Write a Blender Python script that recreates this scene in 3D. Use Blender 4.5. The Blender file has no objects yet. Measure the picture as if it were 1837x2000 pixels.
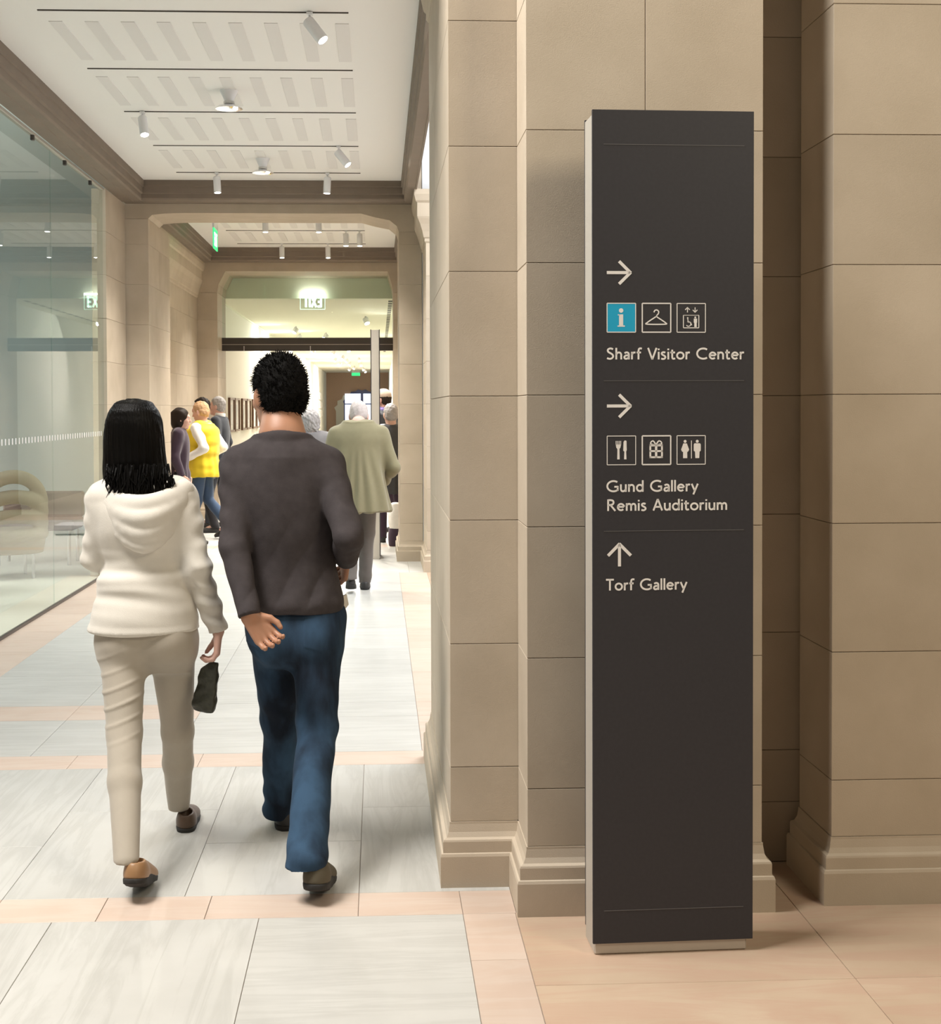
import bpy, bmesh, math, random
import numpy as np
from mathutils import Vector, Matrix, Euler

# ------------------------------------------------------------------ camera, world, large lights, exposure
SC = bpy.context.scene
COL = SC.collection
CAM_H = 1.61
F_PX = 2700.0                       # focal length in pixels of the 1837 x 2000 frame
YAW, PITCH, ROLL = math.radians(2.6), math.radians(1.3), math.radians(-0.2)
U0, V0 = 860.85, 857.84             # principal point (the photograph is a crop)
cF = Vector((math.sin(YAW)*math.cos(PITCH), math.cos(YAW)*math.cos(PITCH), -math.sin(PITCH)))
cR0 = Vector((math.cos(YAW), -math.sin(YAW), 0)); cU0 = cR0.cross(cF)
cR = math.cos(ROLL)*cR0 + math.sin(ROLL)*cU0
cU = -math.sin(ROLL)*cR0 + math.cos(ROLL)*cU0
cam_d = bpy.data.cameras.new('camera'); cam = bpy.data.objects.new('camera', cam_d); COL.objects.link(cam)
cam_d.sensor_fit = 'VERTICAL'; cam_d.sensor_height = 24.0; cam_d.lens = 24.0*F_PX/2000.0
cam_d.shift_x = (918.5-U0)/2000.0; cam_d.shift_y = (V0-1000.0)/2000.0
cam_d.clip_end = 300; cam_d.clip_start = 0.05
m3 = Matrix((cR, cU, -cF)).transposed()
cam.matrix_world = Matrix.Translation((0, 0, CAM_H)) @ m3.to_4x4()
SC.camera = cam

def at(u, v, Y):                    # the point seen at a pixel, on the plane at distance Y down the hall
    d = cF + cR*(u-U0)/F_PX - cU*(v-V0)/F_PX
    return d*(Y/d.y) + Vector((0, 0, CAM_H))

world = bpy.data.worlds.new('world'); SC.world = world; world.use_nodes = True
world.node_tree.nodes['Background'].inputs[0].default_value = (1.0, 0.95, 0.88, 1)
world.node_tree.nodes['Background'].inputs[1].default_value = 0.065

def area_light(name, loc, target, sx, sy, power, col):
    l = bpy.data.lights.new(name, 'AREA'); l.shape = 'RECTANGLE'; l.size = sx; l.size_y = sy
    l.energy = power; l.color = col
    o = bpy.data.objects.new(name, l); COL.objects.link(o); o.location = loc
    o.rotation_euler = (Vector(target)-Vector(loc)).to_track_quat('-Z', 'Y').to_euler()
    return o
area_light('entrance_hall_skylight', (-3.0, 3.45, 6.8), (-2.2, 3.75, 0), 3.0, 2.0, 1080, (1.0, 0.965, 0.92))
area_light('entrance_hall_side_light', (3.6, 0.2, 4.6), (1.9, 4.4, 1.3), 1.6, 1.6, 185, (1.0, 0.88, 0.68))
area_light('courtyard_skylight', (-5.6, 11.0, 4.25), (-5.2, 11.0, 0), 4.0, 9.0, 860, (0.88, 0.95, 1.0))
area_light('side_hall_skylight', (2.0, 9.8, 5.05), (2.0, 9.8, 0), 2.0, 6.0, 520, (0.95, 0.97, 1.0))

vs = SC.view_settings
vs.view_transform = 'Standard'; vs.look = 'None'; vs.gamma = 1.0; vs.use_curve_mapping = False
vs.exposure = -0.22

# ------------------------------------------------------------------ helpers
random.seed(7); RNG = np.random.default_rng(11)

def tag(o, label=None, cat=None, group=None, kind=None):
    if label: o['label'] = label
    if cat: o['category'] = cat
    if group: o['group'] = group
    if kind: o['kind'] = kind
    return o

def link(name, me, mat=None, parent=None, loc=None):
    o = bpy.data.objects.new(name, me); COL.objects.link(o)
    if mat is not None and len(me.materials) == 0: me.materials.append(mat)
    if parent is not None: o.parent = parent
    if loc is not None: o.location = loc
    return o

def empty(name, loc=(0, 0, 0), rz=0.0, label=None, cat=None, group=None, kind=None):
    o = bpy.data.objects.new(name, None); COL.objects.link(o); o.location = loc; o.rotation_euler = (0, 0, rz)
    o.empty_display_size = 0.1
    return tag(o, label, cat, group, kind)

def mesh_np(name, v, f, smooth=False):
    me = bpy.data.meshes.new(name); me.from_pydata([tuple(map(float, p)) for p in v], [], [tuple(map(int, q)) for q in f])
    if smooth: me.polygons.foreach_set('use_smooth', [True]*len(me.polygons))
    me.update(); return me

class MB:
    """collects simple shapes and links them as one mesh"""
    def __init__(s): s.v = []; s.f = []
    def add(s, v, f):
        b = len(s.v); s.v += [tuple(p) for p in v]; s.f += [tuple(i+b for i in q) for q in f]; return s
    def box(s, x0, x1, y0, y1, z0, z1):
        return s.add([(x0,y0,z0),(x1,y0,z0),(x1,y1,z0),(x0,y1,z0),(x0,y0,z1),(x1,y0,z1),(x1,y1,z1),(x0,y1,z1)],
              [(0,3,2,1),(4,5,6,7),(0,1,5,4),(1,2,6,5),(2,3,7,6),(3,0,4,7)])
    def rings(s, rings, cap=True):
        n = len(rings[0]); b = len(s.v)
        for r in rings: s.v += [tuple(p) for p in r]
        for i in range(len(rings)-1):
            for j in range(n):
                k = (j+1) % n
                s.f.append((b+i*n+j, b+i*n+k, b+(i+1)*n+k, b+(i+1)*n+j))
        if cap:
            s.f.append(tuple(b+j for j in reversed(range(n))))
            s.f.append(tuple(b+(len(rings)-1)*n+j for j in range(n)))
        return s
    def tube(s, a, b, ra, rb=None, n=16, cap=True):
        a = Vector(a); b = Vector(b); rb = ra if rb is None else rb
        d = (b-a).normalized(); u = d.orthogonal().normalized(); w = d.cross(u)
        R = lambda c, r: [c+u*r*math.cos(2*math.pi*j/n)+w*r*math.sin(2*math.pi*j/n) for j in range(n)]
        return s.rings([R(a, ra), R(b, rb)], cap)
    def lathe(s, c, prof, n=24, axis=(0, 0, 1)):
        d = Vector(axis).normalized(); u = d.orthogonal().normalized(); w = d.cross(u); c = Vector(c)
        return s.rings([[c+d*z+u*max(r, 1e-4)*math.cos(2*math.pi*j/n)+w*max(r, 1e-4)*math.sin(2*math.pi*j/n) for j in range(n)] for r, z in prof])
    def mould(s, x0, x1, y0, y1, prof):
        """a profile (outset, z) taken round a rectangle with mitred corners"""
        return s.rings([[(x0-o, y0-o, z), (x1+o, y0-o, z), (x1+o, y1+o, z), (x0-o, y1+o, z)] for o, z in prof])
    def poly(s, pts): return s.add(pts, [tuple(range(len(pts)))])
    def prism(s, pts2, axis, a, b):
        """extrude a 2D outline; axis 'y': pts are (x,z); axis 'x': pts are (y,z); axis 'z': pts are (x,y)"""
        P = {'y': lambda p, t: (p[0], t, p[1]), 'x': lambda p, t: (t, p[0], p[1]), 'z': lambda p, t: (p[0], p[1], t)}[axis]
        return s.rings([[P(p, a) for p in pts2], [P(p, b) for p in pts2]])
    def build(s, name, mat, parent=None, smooth=False, bevel=0.0, loc=None):
        bm = bmesh.new(); vs_ = [bm.verts.new(p) for p in s.v]
        for q in s.f:
            try: bm.faces.new([vs_[i] for i in q])
            except ValueError: pass
        bmesh.ops.recalc_face_normals(bm, faces=bm.faces)
        if bevel > 0:
            bmesh.ops.bevel(bm, geom=list(bm.edges), offset=bevel, segments=1, affect='EDGES', profile=0.5)
        me = bpy.data.meshes.new(name); bm.to_mesh(me); bm.free()
        if smooth:
            me.polygons.foreach_set('use_smooth', [True]*len(me.polygons))
            try: me.set_sharp_from_angle(angle=math.radians(35))
            except Exception: pass
        return link(name, me, mat, parent, loc)

_boxc = {}
def block(name, x0, x1, y0, y1, z0, z1, mat, parent, bev=0.003):
    """a chamfered block that shares its mesh with blocks of the same size"""
    key = (round(x1-x0, 4), round(y1-y0, 4), round(z1-z0, 4), mat.name, bev)
    c = ((x0+x1)/2, (y0+y1)/2, (z0+z1)/2)
    if key in _boxc: return link(name, _boxc[key], None, parent, c)
    a, b, d = (x1-x0)/2, (y1-y0)/2, (z1-z0)/2
    o = MB().box(-a, a, -b, b, -d, d).build(name, mat, parent, bevel=bev, loc=c)
    _boxc[key] = o.data
    return o

# ------------------------------------------------------------------ materials (all procedural)
def new_mat(name):
    m = bpy.data.materials.new(name); m.use_nodes = True
    nt = m.node_tree; b = nt.nodes['Principled BSDF']; return m, nt, b
def N(nt, typ, **kw):
    n = nt.nodes.new(typ)
    for k, v in kw.items(): setattr(n, k, v)
    return n
def plain(name, col, rough=0.6, metal=0.0, spec=0.5, noise=0.0, nscale=20.0, bump=0.0, bscale=200.0, emit=None, estr=0.0, sheen=0.0):
    m, nt, b = new_mat(name)
    b.inputs['Base Color'].default_value = (*col, 1); b.inputs['Roughness'].default_value = rough
    b.inputs['Metallic'].default_value = metal; b.inputs['Specular IOR Level'].default_value = spec
    if sheen: b.inputs['Sheen Weight'].default_value = sheen
    tc = N(nt, 'ShaderNodeTexCoord')
    if noise:
        t = N(nt, 'ShaderNodeTexNoise'); t.inputs['Scale'].default_value = nscale; t.inputs['Detail'].default_value = 4
        mx = N(nt, 'ShaderNodeMix', data_type='RGBA'); mx.inputs[6].default_value = (*[c*(1-noise) for c in col], 1); mx.inputs[7].default_value = (*[min(1, c*(1+noise)) for c in col], 1)
        nt.links.new(tc.outputs['Object'], t.inputs['Vector']); nt.links.new(t.outputs['Fac'], mx.inputs[0]); nt.links.new(mx.outputs[2], b.inputs['Base Color'])
    if bump:
        t2 = N(nt, 'ShaderNodeTexNoise'); t2.inputs['Scale'].default_value = bscale; t2.inputs['Detail'].default_value = 3
        bp = N(nt, 'ShaderNodeBump'); bp.inputs['Strength'].default_value = bump; bp.inputs['Distance'].default_value = 0.003
        nt.links.new(tc.outputs['Object'], t2.inputs['Vector']); nt.links.new(t2.outputs['Fac'], bp.inputs['Height']); nt.links.new(bp.outputs['Normal'], b.inputs['Normal'])
    if emit:
        b.inputs['Emission Color'].default_value = (*emit, 1); b.inputs['Emission Strength'].default_value = estr
    return m

def stone_mat(name, ca, cb, rough=0.7, vein=None, vscale=(1, 1, 1), spec=0.4, rnd=0.12, vamt=0.5, bump=0.05, wscale=1.2):
    """limestone / marble: cloudy colour, a shift for each piece, optional soft veins stretched along one direction"""
    m, nt, b = new_mat(name)
    b.inputs['Roughness'].default_value = rough; b.inputs['Specular IOR Level'].default_value = spec
    tc = N(nt, 'ShaderNodeTexCoord'); oi = N(nt, 'ShaderNodeObjectInfo')
    off = N(nt, 'ShaderNodeVectorMath', operation='SCALE'); off.inputs[0].default_value = (37, 17, 53); nt.links.new(oi.outputs['Random'], off.inputs['Scale'])
    ad = N(nt, 'ShaderNodeVectorMath', operation='ADD'); nt.links.new(tc.outputs['Object'], ad.inputs[0]); nt.links.new(off.outputs[0], ad.inputs[1])
    n1 = N(nt, 'ShaderNodeTexNoise'); n1.inputs['Scale'].default_value = 3.5; n1.inputs['Detail'].default_value = 6; nt.links.new(ad.outputs[0], n1.inputs['Vector'])
    mx = N(nt, 'ShaderNodeMix', data_type='RGBA'); mx.inputs[6].default_value = (*ca, 1); mx.inputs[7].default_value = (*cb, 1)
    rp = N(nt, 'ShaderNodeMapRange'); rp.inputs[1].default_value = 0.3; rp.inputs[2].default_value = 0.7; nt.links.new(n1.outputs['Fac'], rp.inputs[0]); nt.links.new(rp.outputs[0], mx.inputs[0])
    out = mx.outputs[2]
    if vein:
        mp = N(nt, 'ShaderNodeMapping'); mp.inputs['Scale'].default_value = vscale; nt.links.new(ad.outputs[0], mp.inputs['Vector'])
        n2 = N(nt, 'ShaderNodeTexNoise'); n2.inputs['Scale'].default_value = wscale; n2.inputs['Detail'].default_value = 7; n2.inputs['Roughness'].default_value = 0.62; n2.inputs['Distortion'].default_value = 0.8; nt.links.new(mp.outputs[0], n2.inputs['Vector'])
        cr = N(nt, 'ShaderNodeValToRGB'); cr.color_ramp.elements[0].position = 0.42; cr.color_ramp.elements[0].color = (0, 0, 0, 1)
        e = cr.color_ramp.elements.new(0.50); e.color = (vamt, vamt, vamt, 1); cr.color_ramp.elements[-1].position = 0.58; cr.color_ramp.elements[-1].color = (0, 0, 0, 1)
        nt.links.new(n2.outputs['Fac'], cr.inputs[0])
        mv = N(nt, 'ShaderNodeMix', data_type='RGBA'); mv.inputs[7].default_value = (*vein, 1); nt.links.new(cr.outputs[0], mv.inputs[0]); nt.links.new(out, mv.inputs[6]); out = mv.outputs[2]
    hs = N(nt, 'ShaderNodeHueSaturation'); mr = N(nt, 'ShaderNodeMapRange'); mr.inputs[3].default_value = 1-rnd; mr.inputs[4].default_value = 1+rnd
    nt.links.new(oi.outputs['Random'], mr.inputs[0]); nt.links.new(mr.outputs[0], hs.inputs['Value']); nt.links.new(out, hs.inputs['Color']); nt.links.new(hs.outputs[0], b.inputs['Base Color'])
    if bump:
        n3 = N(nt, 'ShaderNodeTexNoise'); n3.inputs['Scale'].default_value = 260; n3.inputs['Detail'].default_value = 3; nt.links.new(tc.outputs['Object'], n3.inputs['Vector'])
        bp = N(nt, 'ShaderNodeBump'); bp.inputs['Strength'].default_value = bump; bp.inputs['Distance'].default_value = 0.002; nt.links.new(n3.outputs['Fac'], bp.inputs['Height']); nt.links.new(bp.outputs['Normal'], b.inputs['Normal'])
    return m

def glass_mat(name, tint, ior=1.5, rough=0.0):
    m, nt, b = new_mat(name); nt.nodes.remove(b)
    tr = N(nt, 'ShaderNodeBsdfTransparent'); tr.inputs[0].default_value = (*tint, 1)
    gl = N(nt, 'ShaderNodeBsdfGlossy'); gl.inputs['Roughness'].default_value = rough
    fr = N(nt, 'ShaderNodeFresnel'); fr.inputs[0].default_value = ior
    ge = N(nt, 'ShaderNodeNewGeometry'); iv = N(nt, 'ShaderNodeMath', operation='SUBTRACT'); iv.inputs[0].default_value = 1.0; nt.links.new(ge.outputs['Backfacing'], iv.inputs[1])
    mu = N(nt, 'ShaderNodeMath', operation='MULTIPLY'); nt.links.new(fr.outputs[0], mu.inputs[0]); nt.links.new(iv.outputs[0], mu.inputs[1])   # the far side of a pane does not reflect again
    mx = N(nt, 'ShaderNodeMixShader'); nt.links.new(mu.outputs[0], mx.inputs[0]); nt.links.new(tr.outputs[0], mx.inputs[1]); nt.links.new(gl.outputs[0], mx.inputs[2])
    nt.links.new(mx.outputs[0], nt.nodes['Material Output'].inputs[0]); return m

M = {}
M['stone'] = stone_mat('limestone', (0.44, 0.368, 0.278), (0.505, 0.428, 0.332), rough=0.75, rnd=0.05, bump=0.25)
M['mortar'] = plain('mortar', (0.33, 0.265, 0.20), 0.9)
M['bronze'] = plain('dark_stone_beam', (0.185, 0.145, 0.11), 0.7, noise=0.12, nscale=6)
M['marble'] = stone_mat('white_marble', (0.445, 0.438, 0.408), (0.50, 0.492, 0.462), rough=0.42, vein=(0.345, 0.338, 0.308), vscale=(9, 0.8, 1), rnd=0.04, vamt=0.4, bump=0)
M['marble_x'] = stone_mat('white_marble_cross_grain', (0.445, 0.438, 0.408), (0.50, 0.492, 0.462), rough=0.42, vein=(0.36, 0.352, 0.326), vscale=(0.8, 10, 1), rnd=0.04, vamt=0.4, bump=0)
M['pink'] = stone_mat('pink_marble', (0.49, 0.375, 0.30), (0.545, 0.43, 0.355), rough=0.42, vein=(0.55, 0.465, 0.395), vscale=(1, 6, 1), rnd=0.05, vamt=0.5, bump=0)
M['tan'] = stone_mat('tan_marble', (0.44, 0.325, 0.23), (0.505, 0.39, 0.285), rough=0.42, vein=(0.45, 0.29, 0.215), vscale=(1.0, 5, 1), rnd=0.06, vamt=0.5, bump=0)
M['grout'] = plain('grout', (0.40, 0.345, 0.295), 0.9)
M['ceil'] = plain('ceiling_paint', (0.79, 0.785, 0.76), 0.9)
M['slot'] = plain('ceiling_slot', (0.07, 0.06, 0.05), 0.8)
M['white_metal'] = plain('white_enamel', (0.75, 0.75, 0.76), 0.35)
M['lamp'] = plain('lamp_lens', (1, 1, 1), 0.3, emit=(1.0, 0.97, 0.9), estr=14.0)
M['steel'] = plain('brushed_steel', (0.55, 0.55, 0.55), 0.3, metal=1.0)
M['chrome'] = plain('polished_reflector', (0.85, 0.85, 0.87), 0.08, metal=1.0)
M['glass'] = glass_mat('clear_glass', (0.93, 0.97, 0.96), ior=1.6)
M['gallery_wall'] = plain('gallery_wall_paint', (0.84, 0.82, 0.74), 0.9)
M['gallery_ceil'] = plain('gallery_ceiling_paint', (0.80, 0.76, 0.64), 0.9)
M['fascia'] = plain('grey_green_fascia', (0.74, 0.74, 0.60), 0.8)
M['dark_bar'] = plain('dark_bronze_bar', (0.045, 0.036, 0.03), 0.4)
M['brown_wall'] = plain('brown_wall', (0.60, 0.42, 0.31), 0.9, noise=0.08)
M['blue_wall'] = plain('cool_grey_wall', (0.62, 0.68, 0.68), 0.9)
M['pale_wall'] = plain('pale_plaster', (0.76, 0.77, 0.78), 0.9)
M['wood_floor'] = plain('pale_floor', (0.72, 0.66, 0.55), 0.4, noise=0.06, nscale=3)
M['sign'] = plain('charcoal_sign_enamel', (0.036, 0.034, 0.038), 0.55, noise=0.15, nscale=90, spec=0.3)
M['sign_side'] = plain('satin_aluminium', (0.50, 0.46, 0.40), 0.5, metal=0.35)
M['sign_white'] = plain('sign_lettering_white', (0.80, 0.77, 0.74), 0.6)
M['sign_line'] = plain('sign_rule_grey', (0.105, 0.10, 0.10), 0.6)
M['sign_blue'] = plain('sign_cyan', (0.0, 0.36, 0.60), 0.6)
M['green_exit'] = plain('exit_green', (0.05, 0.5, 0.2), 0.4, emit=(0.03, 0.9, 0.28), estr=1.0)
M['exit_glow'] = plain('exit_lit_letters', (0.8, 1.0, 0.9), 0.4, emit=(0.70, 1.0, 0.80), estr=3.0)
M['acrylic'] = glass_mat('clear_acrylic', (0.92, 0.97, 0.95), ior=1.3)

# ------------------------------------------------------------------ the setting
CEIL, BEAM = 3.93, 3.73
COURSES = [0.213, 0.398, 0.815, 1.232, 1.649, 2.066, 2.483, 2.9, 3.317, 3.734, 4.151, 4.568]

# floor: a grout bed with every slab laid on it
floor = MB().box(-2.64, 3.2, 1.0, 21.4, -0.15, -0.004).build('floor', M['grout']); tag(floor, kind='structure')
def slab(x0, x1, y0, y1, mat):
    g = 0.0011
    block('marble_slab', x0+g, x1-g, y0+g, y1-g, -0.024, 0.0, mat, floor, bev=0.0009)
# entrance hall: white slabs, a pink border, tan slabs towards the wall
xs = [-2.64, -2.33, -1.68, -1.03, -0.383, 0.263]
ys = [1.0, 1.75, 2.62, 3.49, 4.355]
for i in range(5):
    for j in range(4): slab(xs[i], xs[i+1], ys[j], ys[j+1], M['marble_x'] if i == 4 else M['marble'])
for y0, y1 in ((1.0, 1.6), (1.6, 2.4), (2.4, 3.2), (3.2, 3.985), (3.985, 4.355), (4.355, 4.565)): slab(0.263, 0.43 if y1 < 4.4 else 0.47, y0, y1, M['pink'])
for i, (x0, x1) in enumerate(((0.43, 1.335), (1.335, 2.24), (2.24, 3.2))):
    for y0, y1 in ((1.0, 1.55), (1.55, 2.35), (2.35, 3.15), (3.15, 3.80), (3.80, 4.8)): slab(x0, x1, y0, y1, M['tan'])
bx = [-2.64, -2.21, -1.72, -1.24, -0.895, -0.555, -0.07, 0.263]
for a, b in zip(bx, bx[1:]): slab(a, b, 4.355, 4.565, M['pink'])
fx = [-2.64, -2.23, -1.75, -1.24, -0.645, -0.07, 0.47]
for i, (a, b) in enumerate(zip(fx, fx[1:])):
    cuts = [4.565, 5.12, 6.22] if i % 2 == 0 else [4.565, 5.55, 6.22]
    for c0, c1 in zip(cuts, cuts[1:]): slab(a, b, c0, c1, M['marble'])
bx2 = [-2.64, -2.02, -1.40, -0.82, -0.30, 0.30]
for a, b in zip(bx2, bx2[1:]): slab(a, b, 6.22, 6.46, M['pink'])
# the bay beside the glass: white field between two pink borders
yb = [6.46, 7.2, 7.55, 8.4, 9.25, 10.1, 10.95, 11.8, 12.65, 13.5]
for k, (c0, c1) in enumerate(zip(yb, yb[1:])):
    slab(-2.64, -2.28, c0, c1, M['pink']); slab(0.20, 0.47, c0, c1, M['pink'])
    for i, (a, b) in enumerate(((-2.28, -1.62), (-1.62, -0.95), (-0.95, -0.38), (-0.38, 0.20))):
        slab(a, b, c0, c1, M['pink'] if (k == 1 and i < 2) else M['marble_x'])
    for a, b in ((0.47, 1.35), (1.35, 2.25), (2.25, 3.2)): slab(a, b, c0, c1, M['tan'])
for c0, c1, mt in ((13.5, 14.45, 'marble_x'), (14.45, 16.0, 'marble_x'), (16.0, 16.3, 'pink'), (16.3, 17.3, 'marble'), (17.3, 18.3, 'marble'), (18.3, 19.3, 'marble'), (19.3, 20.3, 'marble'), (20.3, 21.4, 'pink')):
    for a, b in ((-2.64, -1.9), (-1.9, -1.1), (-1.1, -0.4), (-0.4, 0.3), (0.3, 0.9)): slab(a, b, c0, c1, M[mt])
tag(MB().box(-3.2, 2.2, 21.4, 67, -0.15, 0.0).build('floor', M['wood_floor']), kind='structure')
tag(MB().box(-9.0, -2.64, 5.0, 21.4, -0.15, -0.002).build('floor', M['wood_floor']), kind='structure')
tag(MB().box(-9.0, -2.64, -3.0, 5.0, -0.15, -0.002).build('floor', M['marble']), kind='structure')
tag(MB().box(-2.64, 6.0, -3.0, 1.0, -0.15, -0.002).build('floor', M['marble']), kind='structure')
tag(MB().box(3.2, 6.0, 1.0, 21.4, -0.15, -0.002).build('floor', M['tan']), kind='structure')

def pier(name, x0, x1, y0, y1, top, cuts_y=(), mat='stone', cuts_x=(), ph=0):
    """coursed stone pier or wall: a mortar core with every block on it"""
    e = 0.006
    core = MB().box(x0+e, x1-e, y0+e, y1-e, 0.0, top).build(name, M['mortar']); tag(core, kind='structure')
    zz = [0.0]+[z for z in COURSES if z < top-0.02]+[top]
    g = 0.0010
    for k, (z0, z1) in enumerate(zip(zz, zz[1:])):
        cy = [y0]+[c for i, c in enumerate(cuts_y) if (i+k) % 2 == 0]+[y1]
        cx = [x0]+[c for i, c in enumerate(cuts_x) if (i+k+ph) % 2 == 0]+[x1]
        for a, b in zip(cy, cy[1:]):
            for p, q in zip(cx, cx[1:]): block('stone_block', p+(g if p != x0 else 0), q-(g if q != x1 else 0), a+(g if a != y0 else 0), b-(g if b != y1 else 0), z0+g, z1-g, M[mat], core, bev=0.0013)
    return core
BASE = [(0.035, 0.0), (0.035, 0.104), (0.032, 0.113), (0.026, 0.115), (0.026, 0.152), (0.024, 0.158), (0.014, 0.164), (0.007, 0.180), (0.004, 0.200), (0.003, 0.206), (0.003, 0.213)]
CAPI = [(0.002, 3.22), (0.012, 3.235), (0.012, 3.262), (0.022, 3.275), (0.034, 3.33), (0.056, 3.40), (0.078, 3.45), (0.085, 3.47), (0.085, 3.60), (0.10, 3.62), (0.115, 3.68), (0.115, 3.728)]
def base(name, x0, x1, y0, y1):
    o = MB().mould(x0, x1, y0, y1, BASE).build(name, M['stone'], smooth=False); tag(o, kind='structure'); return o
def capital(x0, x1, y0, y1, top=3.728):
    o = MB().mould(x0, x1, y0, y1, CAPI[:-1]+[(0.115, top)]).build('trim_1', M['stone']); tag(o, kind='structure'); return o

# right-hand side: the near pier, the pilaster behind the sign, the slot and the wall beyond it
pier('wall_right', 0.238, 0.62, 4.63, 6.32, 4.55, cuts_y=(5.3, 5.75)); base('baseboard_right', 0.238, 0.60, 4.63, 6.32); tag(MB().mould(0.238, 0.60, 4.63, 6.32, [(o, z+0.14) for o, z in CAPI]).build('trim_1', M['stone']), kind='structure')
pier('wall_right', 0.468, 1.222, 4.35, 4.628, 4.55, cuts_x=(0.846,), ph=1); base('baseboard_right', 0.468, 1.222, 4.35, 4.70)
pier('wall_right', 1.05, 1.75, 4.80, 4.95, 4.55); 
pier('wall_right', 1.463, 3.2, 4.395, 4.735, 4.55, cuts_x=(1.95, 2.5)); base('baseboard_right', 1.463, 3.2, 4.395, 4.735)
# left-hand twin of the near pier
pier('wall_left', -3.3, -2.62, 4.63, 6.32, 4.55); base('baseboard_left', -3.28, -2.62, 4.63, 6.32)
tag(MB().box(-3.3, 0.62, 4.64, 6.3, 3.98, 4.6).build('trim_2', M['stone']), kind='structure')
# right side of the glazed bay, far end
pier('wall_right', 0.473, 1.4, 13.53, 14.48, 3.728); base('baseboard_right', 0.473, 1.4, 13.53, 14.48); capital(0.473, 1.4, 13.53, 14.48)
# left side: pillar that ends the glass
pier('wall_left', -2.74, -2.605, 13.46, 14.48, 3.728); base('baseboard_left', -2.74, -2.605, 13.46, 14.48)
# first portal
pier('wall_left', -2.74, -2.37, 14.5, 15.95, 3.58, cuts_y=(15.2,)); base('baseboard_left', -2.74, -2.37, 14.5, 15.95)
pier('wall_right', 0.225, 0.465, 14.5, 15.6, 3.45, cuts_y=(15.1,)); base('baseboard_right', 0.225, 0.465, 14.5, 15.6)
LIN = [(-2.74, 3.582), (-2.37, 3.582), (-2.33, 3.62), (-2.20, 3.635), (-2.0, 3.64), (-0.17, 3.64), (-0.02, 3.60), (0.13, 3.57), (0.205, 3.51), (0.225, 3.452), (0.465, 3.452), (0.465, 4.5), (-2.74, 4.5)]
lint = MB().prism(LIN, 'y', 14.5, 15.25).build('trim_3', M['stone']); tag(lint, kind='structure')
# second bay and second portal
pier('wall_left', -2.74, -2.62, 15.96, 20.29, 3.728, cuts_y=(17.0, 18.2, 19.3)); base('baseboard_left', -2.74, -2.62, 15.96, 20.29)
tag(MB().mould(-2.74, -2.62, 15.96, 20.29, CAPI).build('trim_4', M['stone']), kind='structure')
pier('wall_right', 0.466, 1.4, 15.61, 20.29, 3.728); 
pier('wall_left', -3.0, -2.33, 20.3, 21.38, 3.30); base('baseboard_left', -3.0, -2.33, 20.3, 21.38)
pier('wall_right', 0.228, 1.4, 20.3, 21.38, 3.30); base('baseboard_right', 0.228, 1.4, 20.3, 21.38)
LIN2 = [(-3.0, 3.302), (-2.33, 3.302), (-2.31, 3.42), (-2.21, 3.61), (0.15, 3.61), (0.21, 3.42), (0.228, 3.302), (1.4, 3.302), (1.4, 4.5), (-3.0, 4.5)]
tag(MB().prism(LIN2, 'y', 20.3, 21.38).build('trim_5', M['stone']), kind='structure')

# ceilings, dark beams round them
def ceiling(y0, y1):
    c = MB().box(-2.60, 0.40, y0, y1, CEIL, CEIL+0.1).build('ceiling', M['ceil']); return tag(c, kind='structure')
ceil1 = ceiling(6.32, 14.3); ceil2 = ceiling(15.6, 20.2)
def beam_profile(xin, s):          # s = direction away from the middle of the hall
    return [(xin, CEIL), (xin, 3.865), (xin+s*0.012, 3.86), (xin+s*0.012, 3.80), (xin+s*0.03, 3.79), (xin+s*0.03, 3.745), (xin+s*0.045, BEAM), (xin+s*0.12, BEAM), (xin+s*0.125, BEAM-0.006), (xin+s*0.24, BEAM-0.006), (xin+s*0.24, CEIL)]
for y0, y1 in ((6.32, 14.3), (15.6, 20.15)):
    tag(MB().prism(beam_profile(-2.36, -1), 'y', y0, y1).build('trim_6', M['bronze']), kind='structure')
    pr = [(x if x < 0.38 else 0.385, z) for x, z in beam_profile(0.245, 1)]
    tag(MB().prism(pr, 'y', y0, y1).build('trim_7', M['bronze']), kind='structure')
for yf, yb_ in ((14.18, 14.5), (20.05, 20.3)):
    prof = [(yf, CEIL), (yf, 3.87), (yf+0.012, 3.865), (yf+0.012, 3.80), (yf+0.03, 3.79), (yf+0.03, 3.75), (yf+0.05, 3.735), (yb_, 3.735), (yb_, CEIL)]
    tag(MB().prism(prof, 'x', -2.60, 0.40).build('trim_8', M['bronze']), kind='structure')

# lighting slots and perforated strips in the ceiling
TRK = [8.178, 9.563, 10.928, 12.322, 13.717]
for d in TRK: MB().box(-1.965, -0.163, d-0.006, d+0.006, CEIL-0.006, CEIL+0.002).build('track_slot', M['slot'], ceil1)
for d in (16.75, 18.15, 19.6): MB().box(-1.965, -0.163, d-0.006, d+0.006, CEIL-0.006, CEIL+0.002).build('track_slot', M['slot'], ceil2)
M['perf'] = plain('perforated_strip', (0.70, 0.69, 0.67), 0.9)
for r in range(4):
    for k in range(9):
        xc = -1.915+k*0.2135
        block('perforated_strip', xc-0.041, xc+0.041, TRK[r]+0.235, TRK[r]+1.15, CEIL-0.004, CEIL+0.001, M['perf'], ceil1, bev=0.001)
for d in (16.75, 18.15):
    for k in range(9):
        xc = -1.915+k*0.2135
        block('perforated_strip', xc-0.041, xc+0.041, d+0.24, d+1.16, CEIL-0.004, CEIL+0.001, M['perf'], ceil2, bev=0.001)

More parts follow.
